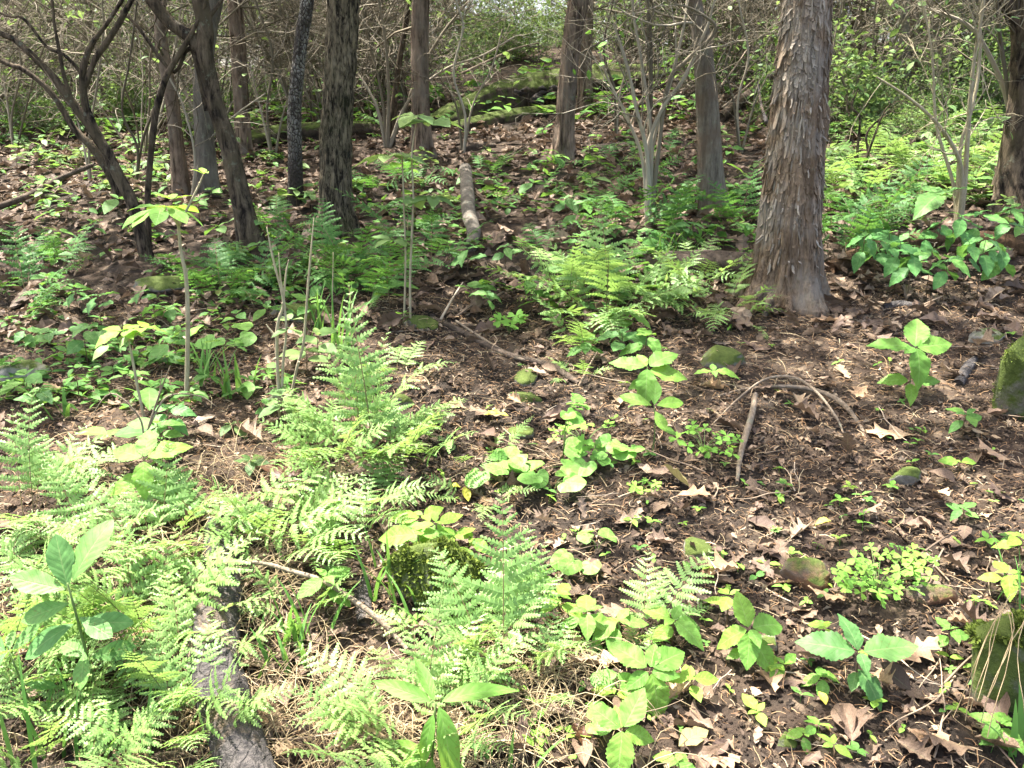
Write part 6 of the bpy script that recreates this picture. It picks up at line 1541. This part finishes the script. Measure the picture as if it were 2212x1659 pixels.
# low ground cover too dense to count
def cover(label, n, box, size, mat, name='ground_cover', lift=.05, per=5):
    p = scatter_px(n, box); keep = fbm(p3(p[:, 0] * 1.4, p[:, 1] * 1.4), 3, 55) > -.12; p = p[keep]
    n = len(p); q = np.repeat(p, per, axis=0); m = len(q); hgt = np.repeat(R.uniform(.3, 1.3, n) * lift, per)
    a = np.tile(np.arange(per) * 2 * PI / per, n) + np.repeat(R.uniform(0, 6, n), per) + R.normal(size=m) * .3
    s = R.uniform(.6, 1.2, m) * size
    q = q + np.stack([-np.sin(a) * s * .1, np.cos(a) * s * .1, hgt * R.uniform(.5, 1.1, m)], -1)
    mb = MB(); mb.many(LEAF6, rotm(R.normal(.0, .3, m), R.normal(0, .25, m), a) * s[:, None, None], q, np.repeat(R.random(n), per))
    o = mb.build(name, M[mat], None); tag(o, label, None, None, 'stuff')
cover('low green ground cover on the shaded slope', 430, (-100, 300, 1750, 680), .075, 'herb')
cover('low green ground cover on the shaded ground at the left', 260, (-50, 600, 640, 900), .055, 'herb')
cover('sunlit ground cover behind the large cedar at the right', 420, (1740, 200, 2350, 520), .085, 'bright', lift=.12)
cover('sunlit ground cover far back at the left', 230, (-300, 250, 640, 440), .085, 'bright', lift=.12)
cover('green undergrowth on the crest of the slope', 700, (-400, 165, 2500, 290), .12, 'herb', lift=.2)

# ------------------------------------------------------------------ added canopy leaves above view, shaped to shade the ground outside the lit spots
SPOTS = [(330, 1330, 620, 430, .95), (760, 1000, 250, 290, .95), (1080, 1330, 260, 330, .85), (560, 1000, 230, 110, .95), (950, 1560, 420, 240, .85), (1200, 980, 300, 170, .75), (1350, 800, 190, 130, .45),
         (1600, 1420, 560, 330, .62), (1950, 1250, 340, 200, .55), (1960, 800, 170, 110, .55), (1700, 960, 420, 230, .30), (1310, 590, 160, 90, .45), (2000, 360, 300, 150, .85), (1850, 440, 120, 60, .5), (150, 380, 260, 110, .75), (30, 700, 60, 40, .3),
         (300, 715, 90, 45, .35), (400, 640, 30, 200, .4), (1130, 300, 200, 70, .6), (1350, 250, 160, 70, .55), (900, 330, 150, 70, .5), (2000, 580, 200, 70, .4), (640, 410, 120, 60, .35), (1900, 230, 260, 60, .6), (1720, 350, 70, 330, .25)]
def sunfrac(P):
    px, py = to_px(P); f = np.full(len(px), .05)
    for (cx, cy, rx, ry, v) in SPOTS:
        d = ((px - cx) / rx) ** 2 + ((py - cy) / ry) ** 2
        f = np.maximum(f, v * np.clip((1.35 - d) / .6, 0, 1))
    f = np.where(P[:, 1] > 8.8, np.maximum(f, .38), f)
    f = np.where(P[:, 1] > 12, np.maximum(f, .6), f)
    return f
N0 = 190000
gx = R.uniform(-11, 11, N0); gy = R.uniform(-.5, 17, N0)
ok = (np.abs(gx) < gy * .75 + 1.9)
gx, gy = gx[ok], gy[ok]
cl = fbm(p3(gx * 2.6, gy * 2.6), 3, 77)                      # branch sized clumps and holes
G = np.stack([gx, gy, terrain(gx, gy)], -1)
tau = -np.log(np.clip(sunfrac(G), .03, .97))
tau = tau * np.clip(1 + 2.2 * cl, .08, 2.8)
dens = N0 / (22 * 17.5); AREA = .0078                       # leaves per square metre drawn, mean shadow of one leaf
acc = R.random(len(gx)) < np.clip(tau / (dens * AREA), 0, 1)
G = G[acc]
hgt = R.uniform(2.9, 6.8, len(G))
Pn = G + SUN[None] * (hgt / SUN[2])[:, None]
el = (Pn[:, 2] - CAM_Z) / np.maximum(Pn[:, 1], .3)
fix = el < .20                                                # lift leaves that would hang into the picture
need = (np.maximum(Pn[:, 1], .3) * .2 + CAM_Z) - Pn[:, 2]
up = np.where(fix, need / (1 - .2 * SUN[1] / SUN[2]) + .2, 0)
Pn = Pn + SUN[None] * (up / SUN[2])[:, None]
centres = np.array([[t['P'][-1][0], t['P'][-1][1]] for t in TREES])
d2 = ((Pn[:, None, :2] - centres[None]) ** 2).sum(-1); owner = d2.argmin(1)
for k, tr in enumerate(TREES):
    q = Pn[owner == k]; n = len(q)
    if n < 3: continue
    s = R.uniform(.10, .16, n)
    mb = MB(); mb.many(LEAF6, rotm(R.normal(-.2, .5, n), R.normal(0, .5, n), R.uniform(0, 2 * PI, n)) * s[:, None, None], q - tr['base'], R.random(n))
    o = mb.build('crown', M['canopy'], tr['root']); o['kind'] = 'stuff'  # unseen leaf mass, laid out for the shade it casts
print('canopy leaves', len(Pn))

# ------------------------------------------------------------------ labels that single out the members of a group
MARKS = [('the large cedar', 1690, 655), ('the furrowed trunk', 727, 500), ('the leaning forked tree', 545, 535), ('the multi-stemmed dark tree', 318, 562), ('the speckled trunk', 640, 447), ('the grey trunk', 450, 420), ('the reddish cedar trunk', 913, 338),
         ('the brown trunk by the mossy log', 1216, 345), ('the grey snag', 1540, 462), ('the close pair of trunks', 1967, 238), ('the pale brown trunk', 2027, 236), ('the right edge dark trunk', 2190, 455), ('the mossy rotten log', 1120, 235), ('the pale short log', 1014, 480),
         ('the fan shaped bare shrub', 1402, 485), ('the pale stemmed shrub', 2072, 495), ('the rotting orange log', 2000, 545), ('the black dead shrub', 1855, 390), ('the large flat grey stone', 350, 640), ('the pale lichened stone', 42, 822), ('the tall thin sapling', 402, 872),
         ('the bare forked sapling', 606, 905), ('the upright central fern', 790, 985), ('the mossy stone', 945, 1312), ('the charred log', 480, 1320), ('the oblong leaved plant', 225, 1560), ('the violet patch', 1150, 1040), ('the rough brown branch', 1110, 780),
         ('the looping root', 1650, 850), ('the crooked stick', 1605, 980), ('the sunken flat stone', 1557, 788), ('the two tiered serrated plant', 1960, 868), ('the mossy boulder', 2200, 912), ('the big tan oak leaf', 1985, 950), ('the yellowish mossy stone', 1962, 1050),
         ('the rusty stone', 1742, 1282), ('the clover clump', 1890, 1300), ('the four leaved plant', 1845, 1500), ('the yellowish serrated plant', 1612, 1450), ('the moss mound', 2170, 1545), ('the lime serrated plant', 1400, 1520), ('the pointed fern', 1085, 1445),
         ('the half shaded large fern', 1310, 690), ('the lance leaved plant', 925, 1700), ('the dark mossy log', 620, 308), ('the black bark piece', 1945, 664), ('the twin mossy stones', 1138, 850), ('the loose clover', 1520, 985), ('the leaning light fern', 1400, 1380),
         ('the mossy stone by bare soil', 1517, 1208), ('the upright fern at the left', 70, 1130), ('the long curled pale leaf', 1488, 1070)]
MP = np.array([ground(a, b)[:2] for _, a, b in MARKS])
ORD = 'first second third fourth fifth sixth seventh eighth ninth tenth eleventh twelfth thirteenth fourteenth fifteenth sixteenth seventeenth eighteenth nineteenth twentieth twenty-first twenty-second twenty-third twenty-fourth twenty-fifth'.split()
TOPS = [o for o in COL.objects if o.parent is None and 'label' in o.keys() and 'group' in o.keys()]
seen = {}
for o in TOPS:
    loc = np.array(o.location[:2]); v = (loc - MP) / (.35 + .12 * loc[1])
    k = int((v ** 2).sum(1).argmin()); dx, dy = loc - MP[k]; d = math.hypot(dx, dy)
    side = ('right of' if dx > 0 else 'left of') if abs(dx) > abs(dy) * .8 else ('behind' if dy > 0 else 'in front of')
    near = 'just ' if d < .09 * loc[1] else ('well ' if d > .3 * loc[1] and 'front' not in side else '')
    seen.setdefault(o['label'] + ' ' + near + side + ' ' + MARKS[k][0], []).append(o)
for lab, os_ in seen.items():
    if len(os_) == 1: os_[0]['label'] = lab; continue
    os_.sort(key=lambda o: float(to_px(np.array(o.location))[0]))
    if len(os_) <= 25:
        for i, o in enumerate(os_): o['label'] = lab + ', ' + (('leftmost' if i == 0 else 'rightmost' if i == len(os_) - 1 else ORD[i] + ' from left'))
    else:
        for o in os_: o['label'] = lab
